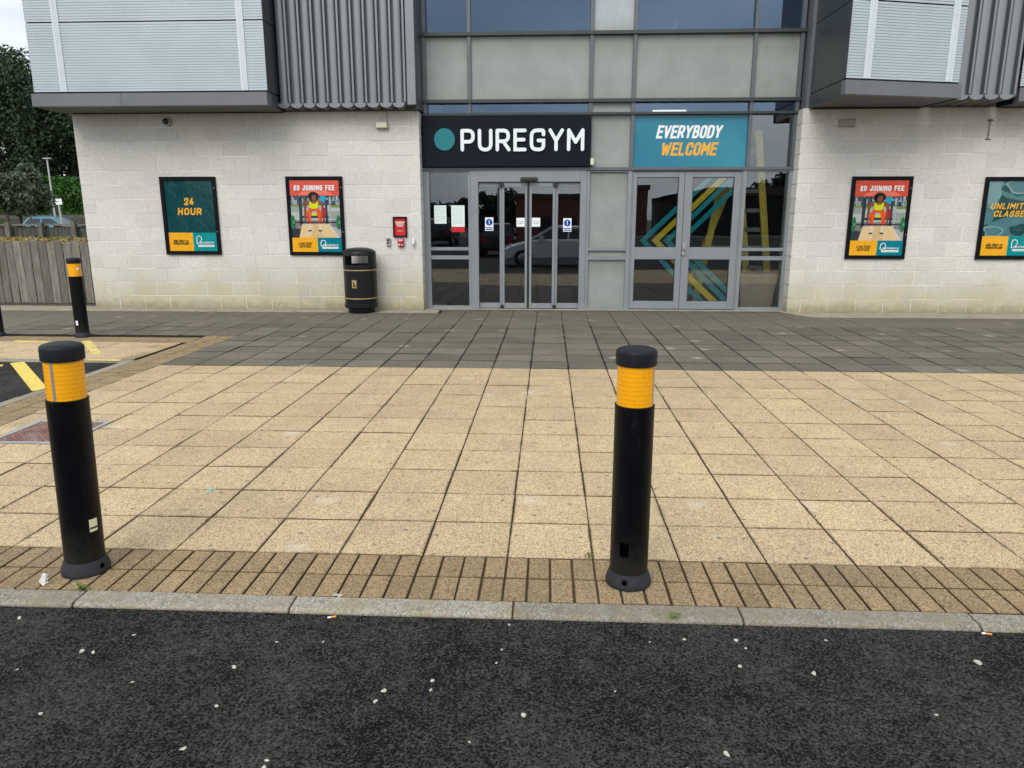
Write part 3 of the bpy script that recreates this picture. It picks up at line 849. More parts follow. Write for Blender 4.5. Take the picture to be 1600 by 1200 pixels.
# shell behind: side, back, roof, upper walls and the dark lobby
part_box('side_wall', -7.7, -7.4, 9.62, 24, 0, 7.2, 'stone', gym)
part_box('side_wall', 11.6, 11.9, 9.31, 24, 0, 7.2, 'stone', gym)
part_box('back_wall', -7.4, 11.6, 23.7, 24, 0, 7.2, 'stone', gym)
part_box('roof', -7.9, 12.0, 9.2, 24.1, 7.2, 7.4, 'fascia', gym)
part_box('upper_wall', -7.735, -1.97, 9.31, 9.61, ZT + .001, 7.2, 'fascia', gym)
part_box('upper_wall', 4.21, 11.6, 9.31, 9.61, ZT + .001, 7.2, 'fascia', gym)
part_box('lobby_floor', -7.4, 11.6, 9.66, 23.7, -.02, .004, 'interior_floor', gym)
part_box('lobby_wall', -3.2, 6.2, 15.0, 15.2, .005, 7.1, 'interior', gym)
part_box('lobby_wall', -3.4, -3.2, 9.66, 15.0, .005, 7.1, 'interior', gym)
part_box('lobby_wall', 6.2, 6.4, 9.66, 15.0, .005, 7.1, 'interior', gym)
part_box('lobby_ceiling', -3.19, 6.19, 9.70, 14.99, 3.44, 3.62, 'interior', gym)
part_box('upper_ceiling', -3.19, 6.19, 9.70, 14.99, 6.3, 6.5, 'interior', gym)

# dark returns between the cladding and the glazing
part_box('reveal_panel', -1.968, -1.913, 9.08, 9.62, ZT + .012, 7.15, 'bay_side', gym)

# projecting metal bays
def cladding(name, parent, p0, p1, z0, z1, pitch=.037, mat='clad'):
    """sheet with fine horizontal grooves between plan points p0 -> p1"""
    bm = B(); p0, p1 = Vector((*p0, 0)), Vector((*p1, 0)); d = (p1 - p0).normalized(); inn = Vector((-d.y, d.x, 0))
    prev = None; n = int((z1 - z0) / pitch)
    rows = []
    for i in range(n):
        z = z0 + (z1 - z0) * i / n; h = (z1 - z0) / n
        rows += [(0, z + .004), (0, z + h * .74), (.006, z + h * .79), (.006, z + h * .95)]
    for off, z in rows:
        a = bm.verts.new(p0 + inn * off + Vector((0, 0, z))); b = bm.verts.new(p1 + inn * off + Vector((0, 0, z)))
        if prev: bm.faces.new((prev[0], prev[1], b, a))
        prev = (a, b)
    return obj(name, bm, mat, parent)
def plan_box(name, parent, p0, p1, z0, z1, off, depth, mat, bev=.003):
    """box whose face runs p0->p1 in plan, pushed out by off, going back by depth"""
    p0, p1 = Vector(p0), Vector(p1); d = (p1 - p0).normalized(); inn = Vector((-d.y, d.x))
    a, b = p0 - inn * off, p1 - inn * off
    bm = B(); prism(bm, [tuple(a), tuple(b), tuple(b + inn * depth), tuple(a + inn * depth)], z0, z1)
    if bev: bevel(bm, bev)
    return obj(name, bm, mat, parent)
def along(p0, p1, s): p0, p1 = Vector(p0), Vector(p1); return p0 + (p1 - p0).normalized() * s

lb = part_box('cladding_bay', -7.83, -4.16, 8.60, 9.305, ZT + .03, 7.1, 'bay_side', gym)
L0, L1 = (-7.83, 8.57), (-4.145, 8.57)
for z0, z1 in ((3.445, 4.435), (4.447, 5.44), (5.452, 6.44), (6.452, 7.1)):
    cladding('ribbed_sheet', lb, L0, L1, z0, z1)
    part_box('side_sheet', -4.158, -4.142, 8.585, 9.30, z0, z1, 'bay_side', lb, .002)
for xa in (-7.40, -4.545):
    plan_box('cover_strip', lb, (xa, 8.57), (xa + .105, 8.57), 3.445, 7.1, .014, .02, 'clad_strip')
    for q in (.022, .046, .07): part_box('strip_rib', xa + q, xa + q + .012, 8.550, 8.5555, 3.447, 7.09, 'clad_strip', lb)
part_box('fascia', -7.865, -6.44, 8.535, 8.72, 3.23, 3.418, 'fascia', lb, .003)
part_box('fascia', -6.436, -4.145, 8.535, 8.72, 3.23, 3.418, 'fascia', lb, .003)
part_box('side_fascia', -4.165, -4.143, 8.723, 9.32, 3.222, 3.418, 'bay_side', lb, .002)
part_box('soffit', -7.84, -4.17, 8.722, 9.30, 3.226, 3.25, 'soffit', lb)
part_box('soffit_edge', -7.70, -4.17, 9.262, 9.298, 3.213, 3.2255, 'black_rubber', lb)

RA, RB_ = (4.29, 7.96), (6.06, 8.41)
RAi = (4.27, 9.6)
bm = B(); prism(bm, [(4.315, 8.0), (6.03, 8.44), (6.0, 9.305), (4.315, 9.305)], ZT + .03, 7.1)
rb = obj('cladding_bay', bm, 'bay_side', gym)
for z0, z1 in ((3.445, 4.45), (4.462, 5.45), (5.462, 6.44), (6.452, 7.1)):
    cladding('ribbed_sheet', rb, RA, RB_, z0, z1)
    plan_box('side_sheet', rb, (4.255, 9.605), (4.288, 7.99), z0, z1, 0, .018, 'bay_side', .002)
for s in (.265, 1.59): plan_box('cover_strip', rb, along(RA, RB_, s), along(RA, RB_, s + .11), 3.447, 7.1, .014, .02, 'clad_strip')
for s in (.265, 1.59):
    for q in (.024, .05, .076): plan_box('strip_rib', rb, along(RA, RB_, s + q), along(RA, RB_, s + q + .012), 3.449, 7.09, .020, .0055, 'clad_strip', 0)
F0, F1 = (4.285, 7.93), (6.11, 8.395)
plan_box('fascia', rb, F0, F1, 3.232, 3.420, 0, .10, 'fascia')
plan_box('side_fascia', rb, (4.247, 9.605), (4.282, 7.975), 3.225, 3.430, 0, .02, 'bay_side', .002)
bm = B(); prism(bm, [(4.31, 8.045), (6.085, 8.497), (5.95, 9.30), (4.285, 9.30)], 3.238, 3.255); obj('soffit', bm, 'soffit', rb)
bm = B(); prism(bm, [(4.30, 9.262), (5.95, 9.262), (5.95, 9.298), (4.30, 9.298)], 3.2135, 3.2375); obj('soffit_edge', bm, 'black_rubber', rb)
bm = B(); prism(bm, [(5.965, 9.30), (5.945, 9.30), (6.085, 8.50), (6.105, 8.50)], 3.222, 3.40); obj('side_fascia', bm, 'bay_side', rb)

nb_ = part_box('cladding_bay', 7.15, 9.6, 8.80, 9.305, ZT + .03, 7.1, 'bay_side', gym)
for z0, z1 in ((3.445, 4.45), (4.462, 5.45), (5.462, 7.1)): cladding('ribbed_sheet', nb_, (7.13, 8.77), (9.6, 8.77), z0, z1)
part_box('fascia', 7.12, 9.62, 8.74, 8.88, 3.23, 3.418, 'fascia', nb_, .003)
part_box('soffit', 7.16, 9.6, 8.882, 9.3, 3.226, 3.25, 'soffit', nb_)
part_box('side_fascia', 7.125, 7.145, 8.882, 9.32, 3.222, 3.418, 'sign_dark', nb_, .002)
part_box('soffit_edge', 7.16, 9.6, 9.262, 9.298, 3.213, 3.2255, 'black_rubber', nb_)
plan_box('cover_strip', nb_, (7.5, 8.77), (7.61, 8.77), 3.447, 7.1, .014, .02, 'clad_strip')

def ribbed(name, xs, pitch, n, y, zb, parent, lastflat=None, yb=9.305):
    """vertical half-round troughs between narrow cover strips, closed below by a scalloped soffit"""
    end = xs + pitch * n + (lastflat or .03)
    root = part_box(name, xs, end, y + .10, yb, zb + .04, 7.1, 'fascia', parent)
    gp = .021; st = .030; w = pitch - st - 2 * gp
    for k in range(n):
        x0 = xs + pitch * k
        bm = B(); seg = 10; top = []; bot = []
        for i in range(seg + 1):
            t = math.pi * i / seg
            px, py = x0 + w / 2 - math.cos(t) * w / 2, y + .098 - math.sin(t) ** .5 * .060
            top.append(bm.verts.new((px, py, 7.1))); bot.append(bm.verts.new((px, py, zb + .03)))
        for i in range(seg): bm.faces.new((bot[i], bot[i + 1], top[i + 1], top[i]))
        obj('rib', bm, 'rib', root, smooth=40)
        xa, xb = x0 + w + gp, x0 + w + gp + st
        part_box('cover_strip', xa, xb, y + .020, y + .099, zb + .045, 7.1, 'rib', root, .0015)
        bm = B(); tube(bm, ((xa + xb) / 2, y + .021, zb + .075), ((xa + xb) / 2, y + .013, zb + .075), .006, seg=6); obj('screw', bm, 'steel', root)
        xc, hw = x0 + w / 2, (pitch - .012) / 2
        U = [(xc - hw, zb + .038), (xc + hw, zb + .038)] + [(xc + hw * math.cos(a), zb + .030 - .062 * math.sin(a)) for a in [math.pi * q / 10 for q in range(11)]]
        bm = B(); wallprism(bm, U, y + .030, yb - .007)
        for f in bm.faces:
            if f.normal.y > -.9 and f.calc_center_median().y > y + .031: f.material_index = 1
        bm.normal_update()
        for f in bm.faces: f.material_index = 0 if abs(f.calc_center_median().y - (y + .030)) < 1e-4 else 1
        obj('scallop', bm, ['rib', 'soffit'], root)  # darker underside colour carries the shade below the ribs
    part_box('closing_strip', xs, end, y + .099, yb - .004, zb + .020, zb + .0395, 'soffit', root)
    if lastflat:
        part_box('end_panel', xs + pitch * n, end, y + .03, y + .099, zb + .01, 7.1, 'rib', root, .003)
    return root
ribbed('ribbed_cladding', -4.115, .2045, 10, 8.96, 3.276, gym, .135)
ribbed('ribbed_cladding', 6.150, .215, 4, 8.58, 3.272, gym)

# ---------------------------------------------------------------- curtain wall
cw = thing('curtain_wall', '', '', (1, 9.6, 0)); del cw['category']; del cw['label']; cw.parent = gym; cw.location = Vector((1, 9.6, 0)) - gym.location
def cpart(name, x0, x1, y0, y1, z0, z1, mat, bev=.003, parent=None, **k): return part_box(name, x0, x1, y0, y1, z0, z1, mat, parent or cw, bev, **k)
MX = [(-1.912, -1.850), (-1.176, -1.116), (.806, .866), (1.497, 1.557), (3.398, 3.454), (4.125, 4.185)]
ZTr = [(4.400, 4.455), (3.379, 3.433), (3.184, 3.224)]
for a, b in MX:
    cpart('mullion', a, b, 9.545, 9.655, 2.362, 7.1, 'mullion')
for a, b in ZTr:
    xr = 4.20
    cpart('transom', -1.93, xr, 9.515, 9.66, a, b, 'transom')
cpart('transom', -1.95, 4.195, 9.525, 9.66, 2.312, 2.360, 'mullion')
cpart('transom', -1.93, 4.195, 9.515, 9.66, 5.6, 5.65, 'transom')
rows = [(2.362, 3.182), (3.226, 3.377), (3.435, 4.398), (4.457, 5.598), (5.652, 7.1)]
def pane(name, x0, x1, z0, z1, mat, y=9.612, t=.012):
    return cpart(name, x0, x1, y, y + t, z0, z1, mat, 0)
for c in range(5):
    x0, x1 = MX[c][1] + .001, MX[c + 1][0] - .001
    for r, (z0, z1) in enumerate(rows):
        if r == 0 and c in (0, 1): pane('back_panel', x0, x1, z0, z1, 'bay_side'); continue
        if r == 0 and c == 3: continue
        if c == 2 or r == 2:
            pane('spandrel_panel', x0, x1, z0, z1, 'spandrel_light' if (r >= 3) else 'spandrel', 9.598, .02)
        else: pane('glass_pane', x0, x1, z0, z1, 'glass_up' if r >= 1 else 'glass')
# teal panel over the double door
wp = thing('welcome_panel', 'turquoise panel reading EVERYBODY WELCOME above the double door', 'sign', (2.48, 9.6, 2.77))
part_box('panel', MX[3][1] + .001, MX[4][0] - .001, 9.594, 9.612, 2.362, 3.182, 'p_welcome', wp)
bm = B(); text(bm, 'EVERYBODY', 2.462, 2.816, .205, 9.5932, t=.185, gap=.42, slant=.20, width=1.05, anchor='c'); obj('lettering', bm, 'white', wp)
bm = B(); text(bm, 'WELCOME', 2.472, 2.545, .208, 9.5932, t=.185, gap=.42, slant=.20, width=.91, anchor='c'); obj('lettering', bm, 'p_yellow', wp)

# lower storey frames
def sidelight(x0, x1, glassy, fl, fr):
    part = 'glass_pane' if glassy else 'spandrel_panel'; mat = 'glass' if glassy else 'spandrel'
    cpart('side_frame', x0 - fl, x0, 9.55, 9.655, .0, 2.311, 'frame'); cpart('side_frame', x1, x1 + fr, 9.55, 9.655, .0, 2.311, 'frame')
    for a, b in ((.003, .046), (.845, .910), (.997, 1.050), (2.285, 2.311)): cpart('rail', x0 + .0005, x1 - .0005, 9.556, 9.65, a, b, 'frame')
    for a, b in ((.047, .844), (.911, .996), (1.051, 2.284)): cpart(part, x0 + .001, x1 - .001, 9.605, 9.617, a, b, mat, 0)
sidelight(-1.845, -1.190, True, .105, .048)
sidelight(.852, 1.482, False, .050, .070)
sidelight(3.428, 4.115, True, .058, .075)
cpart('threshold', -1.95, 4.2, 9.50, 9.66, -.01, .0025, 'steel', 0)

# automatic sliding door
for a, b in ((-1.1415, -1.017), (.697, .8015)): cpart('door_jamb', a, b, 9.535, 9.655, .004, 2.311, 'frame')
cpart('door_header', -1.0165, .6965, 9.530, 9.655, 2.130, 2.311, 'frame')
cpart('header_seam', -1.0165, .6965, 9.545, 9.655, 2.1215, 2.1295, 'black_rubber', 0)
def leaf(x0, x1, y, sl, sr, tilt, yaw, name='door_leaf'):
    lf = cpart(name, x0, x0 + sl, y, y + .045, .012, 2.12, 'frame') if sl > 0 else cpart(name, x1 - sr, x1, y, y + .045, .012, 2.12, 'frame')
    if sl > 0 and sr > 0: part_box('stile', x1 - sr, x1, y, y + .045, .012, 2.12, 'frame', lf, .003)
    gx0, gx1 = x0 + sl + .0005, x1 - sr - .0005
    part_box('rail', gx0, gx1, y + .002, y + .043, .012, .099, 'frame', lf, .003)
    part_box('rail', gx0, gx1, y + .002, y + .043, 2.052, 2.12, 'frame', lf, .003)
    bm = B(); cx, cz = (gx0 + gx1) / 2, 1.075
    box(bm, gx0, gx1, y + .016, y + .028, .0995, 2.0515)
    o = obj('glass_pane', bm, 'glass', lf, loc=(cx, y + .022, cz)); o.rotation_euler = (R(tilt), 0, R(yaw))
    return lf
T_ = -0.36
leaf(-1.0155, -.6205, 9.585, 0, .040, T_, .45)
leaf(-.6195, -.191, 9.555, .042, .038, T_, .5)
leaf(-.153, .2825, 9.555, .038, .044, T_, .5)
leaf(.2835, .696, 9.585, .044, 0, T_, .45)
cpart('door_gap_strip', -.1905, -.1535, 9.562, 9.595, .012, 2.121, 'black_rubber', 0)  # black strip stands in for the dark gap between the middle leaves
for x in (-.62, .283):
    cpart('floor_guide', x - .03, x + .03, 9.535, 9.553, .005, .07, 'black_rubber')
    cpart('top_carriage', x - .04, x + .035, 9.530, 9.553, 2.045, 2.122, 'black_rubber')
for x in (-.275, -.062):
    bm = B(); tube(bm, (x, 9.553, .065), (x, 9.545, .065), .022, seg=14); obj('door_lock', bm, 'steel', cw)
bm = B()
pl = [(x * .146, z) for x, z in ((-.8, -.035), (.8, -.035), (.97, -.02), (1, 0), (.97, .025), (.8, .038), (-.8, .038), (-.97, .025), (-1, 0), (-.97, -.02))]
wallprism(bm, [(-.161 + x, 2.168 + z) for x, z in pl], 9.465, 9.529); bevel(bm, .008, 2)
obj('door_sensor', bm, 'black_rubber', cw, smooth=40)

# double door
cpart('door_frame', 1.5535, 1.572, 9.56, 9.655, .004, 2.311, 'frame'); cpart('door_frame', 3.3465, 3.369, 9.56, 9.655, .004, 2.311, 'frame')
cpart('door_frame', 1.5725, 3.346, 9.56, 9.655, 2.290, 2.311, 'mullion')
def stripes(parent, rect, lines):
    bmT, bmY = B(), B()
    for i, (pts, w, col) in enumerate(lines):
        for poly in stroke_poly(pts, w, 'butt'):
            pl = clip([(p.x, p.y) for p in poly], *rect)
            if len(pl) > 2:
                (flat)(bmT if col == 't' else bmY, pl, 9.6145 + i * .0007)
    for b_, m in ((bmT, 'p_steal'), (bmY, 'p_pyellow2')):
        if len(b_.faces): obj('vinyl_stripe', b_, m, parent)
        else: b_.free()
M['p_pyellow2'] = printm('stripe_yellow', (0.95, 0.70, 0.03)); M['p_steal'] = printm('stripe_teal', (0.0, 0.40, 0.44))
LN = [([(2.62, 1.985), (1.775, 1.171), (2.90, .02)], .080, 't'), ([(2.62, 1.79), (1.985, 1.171), (3.10, .06)], .092, 'y'), ([(2.62, 1.585), (2.180, 1.166), (3.30, .07)], .088, 't'),
      ]
LU = [([(2.50, 1.85), (2.90, 2.25)], .080, 't'), ([(2.50, 1.637), (3.12, 2.25)], .092, 'y'), ([(2.50, 1.48), (3.28, 2.25)], .080, 't'), ([(2.50, 1.254), (3.40, 2.16)], .080, 't')]
LL = [([(2.48, .88), (3.30, .077)], .088, 't'), ([(2.40, .724), (3.10, .07)], .100, 'y'), ([(2.45, .465), (2.90, .07)], .080, 't'), ([(2.60, .92), (3.30, .262)], .088, 't')]
def dleaf(x0, x1, gx0, gx1):
    lf = cpart('door_leaf', x0, gx0, 9.572, 9.618, .014, 2.288, 'frame')
    part_box('stile', gx1, x1, 9.572, 9.618, .014, 2.288, 'frame', lf, .003)
    for a, b in ((.014, .146), (.856, 1.058), (2.201, 2.288)): part_box('rail', gx0 + .0004, gx1 - .0004, 9.573, 9.617, a, b, 'frame', lf, .003)
    for a, b in ((.1465, .8555), (1.0585, 2.2005)):
        part_box('glass_pane', gx0 + .001, gx1 - .001, 9.592, 9.604, a, b, 'glass', lf)
        bm = B()
        for q in ((gx0 + .0006, gx0 + .008, a, b), (gx1 - .008, gx1 - .0006, a, b), (gx0 + .0082, gx1 - .0082, a, a + .008), (gx0 + .0082, gx1 - .0082, b - .008, b)): box(bm, q[0], q[1], 9.578, 9.591, q[2], q[3])
        obj('glazing_bead', bm, 'black_rubber', lf)
    return lf
d1 = dleaf(1.5735, 2.421, 1.637, 2.326)
d2 = dleaf(2.427, 3.3455, 2.556, 3.236)
stripes(d1, (1.638, 2.325, 1.06, 2.2), [LN[0], LN[1], LN[2]])
stripes(d1, (1.638, 2.325, .147, .855), [LN[0], LN[1]])
stripes(d2, (2.557, 3.235, 1.06, 2.2), LU)
stripes(d2, (2.557, 3.235, .147, .855), LL)
bm = B(); box(bm, 2.440, 2.492, 9.548, 9.5715, 1.005, 1.125); bevel(bm, .004); tube(bm, (2.466, 9.548, 1.04), (2.466, 9.518, 1.04), .018, seg=10); obj('door_lock', bm, 'steel', d2)
bm = B(); box(bm, 2.428, 2.474, 9.535, 9.5715, .925, .985); bevel(bm, .005); obj('door_lock', bm, 'steel', d2)

# ---------------------------------------------------------------- things seen through the glass
lad = thing('stepladder', 'yellow fibreglass stepladder standing behind the double door glass', 'ladder', (3.4, 10.7, .004))
def lrail(p, q, nm='rail'):
    bm = B(); beam(bm, p, q, .115, .05); obj(nm, bm, 'ladder', lad)
lrail((3.72, 10.15, 3.0), (4.12, 10.15, .03)); lrail((3.42, 10.35, 3.0), (3.80, 10.35, .03))
lrail((3.30, 10.15, 2.95), (2.80, 10.15, .03), 'rear_rail'); lrail((3.62, 10.35, 2.95), (2.62, 10.35, .03), 'rear_rail')
for i in range(8):
    z = .35 + .33 * i; t = (3.0 - z) / 2.97
    bm = B(); beam(bm, (3.72 + .40 * t, 10.15, z), (3.42 + .38 * t, 10.35, z), .07, .03); obj('tread', bm, 'steel', lad)
for z in (1.05,): 
    bm = B(); beam(bm, (3.0, 10.16, z), (4.0, 10.16, z), .03, .02); obj('spreader', bm, 'steel', lad)
tub = thing('tan_planter', 'tan planter box standing on the floor behind the right sidelight', 'planter', (3.85, 10.2, .004))
bm = B()
vb = [bm.verts.new(p) for p in ((3.54, 9.85, .005), (4.06, 9.85, .005), (4.06, 10.35, .005), (3.54, 10.35, .005))]
vt = [bm.verts.new(p) for p in ((3.50, 9.80, .53), (4.13, 9.80, .53), (4.13, 10.42, .53), (3.50, 10.42, .53))]
bm.faces.new(vb[::-1]); bm.faces.new(vt)
for i in range(4): bm.faces.new((vb[i], vb[(i + 1) % 4], vt[(i + 1) % 4], vt[i]))
obj('tub', bm, 'tan', tub)
part_box('rim', 3.485, 4.145, 9.79, 10.44, .531, .60, 'tan', tub, .01)
bt = thing('ceiling_light', 'lit batten light seen through the narrow pane above the turquoise panel', 'light', (2.25, 10.6, 3.40))
part_box('tube', 1.98, 2.56, 10.55, 10.62, 3.36, 3.385, 'lit', bt, .005)
part_box('housing', 1.95, 2.59, 10.54, 10.63, 3.386, 3.438, 'white', bt, .005)
bm = B(); wallprism(bm, [(2.09, 4.47), (2.20, 4.47), (2.20, 4.62), (2.15, 4.56)], 9.66, 9.675)
tag(obj('folded_leaflet', bm, 'white'), 'pointed white leaflet propped inside the upper window above the turquoise panel', 'leaflet')

# ---------------------------------------------------------------- signs, posters and fittings on the front
sg = thing('fascia_sign', 'long navy sign with teal dot reading PUREGYM above the sliding door', 'sign', (-.53, 9.5, 2.77))
part_box('board', -1.918, .850, 9.455, 9.535, 2.372, 3.176, 'sign_dark', sg, .004)
bm = B(); wallprism(bm, ell(-1.556, 2.803, .172, .176, 40), 9.437, 9.4548); obj('dot', bm, 'sign_teal', sg)
x = -1.292
for ch in 'PUREGYM':
    bm = B(); h = .298
    text(bm, ch, x + .030, 2.611, .354, 9.432, t=.158, cap='round', depth=.0225)
    obj('letter', bm, 'sign_white', sg); x += (GL[ch][0] + .345) * .303
    
def poster(x0, x1, z0, z1, label, design, bw=.062, fr=True):
    t = thing('poster', label, 'poster', ((x0 + x1) / 2, YW, (z0 + z1) / 2), None)
    for q in ((x0, x1, z0, z0 + bw), (x0, x1, z1 - bw, z1), (x0, x0 + bw, z0 + bw + .0005, z1 - bw - .0005), (x1 - bw, x1, z0 + bw + .0005, z1 - bw - .0005)):
        part_box('frame', q[0], q[1], YW - .042, YW - .003, q[2], q[3], 'poster_frame', t, .006)
    part_box('backing', x0 + .01, x1 - .01, YW - .016, YW - .004, z0 + .01, z1 - .01, 'poster_frame', t)
    if fr:
        for zz in (.30, .86):
            bm = B(); tube(bm, (x1 - bw / 2, YW - .0425, z0 + (z1 - z0) * zz), (x1 - bw / 2, YW - .048, z0 + (z1 - z0) * zz), .008, seg=8); obj('frame_lock', bm, 'steel', t)
    X0, X1, Z0, Z1 = x0 + bw - .004, x1 - bw + .004, z0 + bw - .004, z1 - bw + .004
    Wd, Ht = X1 - X0, Z1 - Z0
    bm = B(); mats = []
    def mi(m):
        if m not in mats: mats.append(m)
        return mats.index(m)
    def pt(u, v): return (X0 + u * Wd, Z0 + v * Ht)
    state = dict(l=0)
    def poly(pts, m):
        state['l'] += 1
        pl = clip([pt(*p) for p in pts], X0, X1, Z0, Z1)
        if len(pl) > 2: flat(bm, pl, YW - .0165 - state['l'] * .00025, mi('p_' + m))
    def tx(s, u, v, h, m, **k):
        state['l'] += 3
        w = k.pop('w', None)
        text(bm, s, *pt(u, v), h * Ht, YW - .0165 - state['l'] * .00025, mi=mi('p_' + m), width=(w * Wd if w else None), **k)
    def seg(p, q, w, m):
        a, b = Vector(pt(*p)), Vector(pt(*q)); state['l'] += 1
        for pl in stroke_poly([a, b], w * Wd, 'butt'):
            pl = clip([(c.x, c.y) for c in pl], X0, X1, Z0, Z1)
            if len(pl) > 2: flat(bm, pl, YW - .0165 - state['l'] * .00025, mi('p_' + m))
    def rect(u0, u1, v0, v1, m): poly([(u0, v0), (u1, v0), (u1, v1), (u0, v1)], m)
    design(poly, rect, tx, seg, Wd, Ht)
    obj('print', bm, mats, t)
    return t
def footer(poly, rect, tx, seg, split, vt, left, Wd, Ht, tone='teal'):
    rect(0, split, 0, vt, 'yellow'); rect(split, 1, 0, vt, tone)
    k = Wd / Ht
    # outlined P with a dot, name and a pill
    cu = .63; px, py = .050, .050 * k
    top, bot = vt * .82 - py, vt * .41
    P_ = [(cu - px, bot), (cu - px, top)] + [(cu - px * math.cos(t), top + py * math.sin(t)) for t in [math.pi * i / 10 for i in range(1, 11)]] + [(cu + px, top - py * .5), (cu + px * .2, bot + py * .5), (cu - px * .5, bot), (cu - px, bot)]
    for a, b in zip(P_, P_[1:]): seg(a, b, .013, 'white')
    poly([(cu + .035 + .017 * math.cos(t), vt * .455 + .017 * k * math.sin(t)) for t in [2 * math.pi * i / 12 for i in range(12)]], 'white')
    tx('PUREGYM', cu + .068, vt * .41, .026, 'white', t=.19, gap=.55, w=.235)
    h_ = .020 * k
    poly([(cu - .015 + .014 * math.cos(t), vt * .29 + h_ * math.sin(t)) for t in [math.pi / 2 + math.pi * i / 8 for i in range(9)]] + [(cu + .29 + .014 * math.cos(t), vt * .29 + h_ * math.sin(t)) for t in [-math.pi / 2 + math.pi * i / 8 for i in range(9)]], 'white')
    for i in range(11): rect(cu - .008 + .027 * i, cu + .010 + .027 * i, vt * .275, vt * .305, tone)
    for i, s in enumerate(left):
        tx(s, split * .5, vt * (.50 - (.20 if len(s) < 9 else .14) * i), vt * (.165 if len(s) < 9 else .115), 'black', t=.19, gap=.50, slant=.2, anchor='c', w=(.26 if len(s) < 9 else .31) - .03 * (i if len(s) < 9 else 0))
def d_hour(poly, rect, tx, seg, Wd, Ht):
    rect(0, 1, .265, 1, 'dteal')
    tx('24', .49, .655, .102, 'yellow', t=.215, gap=.46, slant=.14, anchor='c', w=.195)
    tx('HOUR', .49, .515, .100, 'yellow', t=.215, gap=.46, slant=.14, anchor='c', w=.485)
    footer(poly, rect, tx, seg, .505, .265, ('JOIN TODAY AT', 'PUREGYM.COM'), Wd, Ht)
def d_join(poly, rect, tx, seg, Wd, Ht):
    rect(0, 1, .42, .80, 'wallg'); rect(0, 1, .62, .80, 'glassb')
    rr = random.Random(3)
    for i in range(46):
        u = rr.random(); w = .008 + rr.random() * .035; v = .63 + rr.random() * .10
        rect(u, u + w, v, v + .02 + rr.random() * .09, rr.choice(('glassl', 'glassb', 'steel', 'rack', 'glassl')))
    rect(.60, .72, .66, .78, 'cyan')
    rect(0, 1, .44, .655, 'wallp'); rect(0, .30, .625, .665, 'grass'); rect(.80, 1, .62, .655, 'grass')
    rect(0, .16, .56, .64, 'wallg'); rect(.74, 1, .46, .57, 'wallg')
    rect(0, 1, .2, .445, 'floor')
    poly([(.0, .2), (.17, .2), (.20, .32), (0, .34)], 'rack'); poly([(.86, .2), (1, .2), (1, .33), (.80, .36)], 'steel')
    # banner
    rect(0, 1, .785, 1, 'red'); poly(ell(.52, .785, .34, .085, 24, 0, math.pi), 'pinkred')
    # rack uprights and bar
    rect(.17, .235, .37, .77, 'rack'); rect(.70, .745, .38, .72, 'rack'); rect(.78, .81, .38, .66, 'steel'); rect(.22, .76, .475, .505, 'rack'); rect(.22, .72, .66, .685, 'glassb')
    # platform
    poly([(.215, .39), (.745, .395), (.93, .2), (.145, .2)], 'wood')
    poly([(.45, .392), (.58, .393), (.62, .2), (.40, .2)], 'wood2')
    poly([(.745, .395), (.765, .395), (.96, .2), (.93, .2)], 'shoe')
    rect(.62, .71, .50, .62, 'magenta')
    # the lifter: legs, feet, top, arms, head, hair
    for sx in (-1, 1):
        c = .475
        f = lambda u: c + sx * u
        poly([(f(.075), .30), (f(.115), .30), (f(.125), .41), (f(.085), .41)], 'shoe')
        poly([(f(.065), .292), (f(.14), .285), (f(.14), .302), (f(.075), .31)], 'black')
        poly([(f(.070), .395), (f(.130), .395), (f(.155), .50), (f(.150), .575), (f(.055), .60), (f(.045), .535), (f(.075), .48)], 'orange')
        poly([(f(.095), .395), (f(.130), .395), (f(.155), .50), (f(.150), .55), (f(.115), .50)], 'orange2')
        poly([(f(.170), .425), (f(.205), .42), (f(.205), .56), (f(.190), .69), (f(.125), .725), (f(.10), .70), (f(.155), .62)], 'skin')
        poly([(f(.185), .425), (f(.205), .42), (f(.205), .56), (f(.190), .69), (f(.165), .70), (f(.18), .56)], 'skin2')
    poly([(.36, .575), (.59, .575), (.575, .62), (.375, .62)], 'orange')
    poly([(.415, .535), (.535, .535), (.52, .51), (.43, .51)], 'lime')
    poly([(.375, .715), (.575, .715), (.57, .61), (.53, .60), (.42, .60), (.38, .61)], 'skin')
    poly([(.385, .70), (.42, .70), (.435, .675), (.515, .675), (.53, .70), (.565, .70), (.568, .625), (.53, .605), (.42, .605), (.382, .625)], 'lime')
    rr = random.Random(5)
    poly([(.475 + (.098 + .02 * rr.random()) * math.cos(t), .775 + (.060 + .012 * rr.random()) * math.sin(t)) for t in [2 * math.pi * i / 22 for i in range(22)]], 'hair')
    poly(ell(.487, .755, .046, .050, 18), 'skin'); poly([(.46, .705), (.515, .705), (.51, .73), (.465, .73)], 'skin2')
    poly(ell(.475, .805, .060, .018, 14), 'hair')
    rect(.465, .483, .762, .767, 'hair'); rect(.495, .513, .762, .767, 'hair'); rect(.478, .502, .732, .737, 'orange2')
    # barbell
    rect(.04, .97, .412, .422, 'black')
    for c in (.035, .955):
        poly(ell(c, .415, .045, .10, 20), 'green'); poly(ell(c + .014, .415, .022, .088, 16), 'green2'); poly(ell(c + .018, .415, .009, .02, 10), 'steel')
    tx('\u00a30 JOINING FEE', .50, .858, .070, 'white', t=.20, gap=.52, anchor='c', w=.82)
    footer(poly, rect, tx, seg, .515, .2, ('LIMITED', 'OFFER'), Wd, Ht, 'blue')
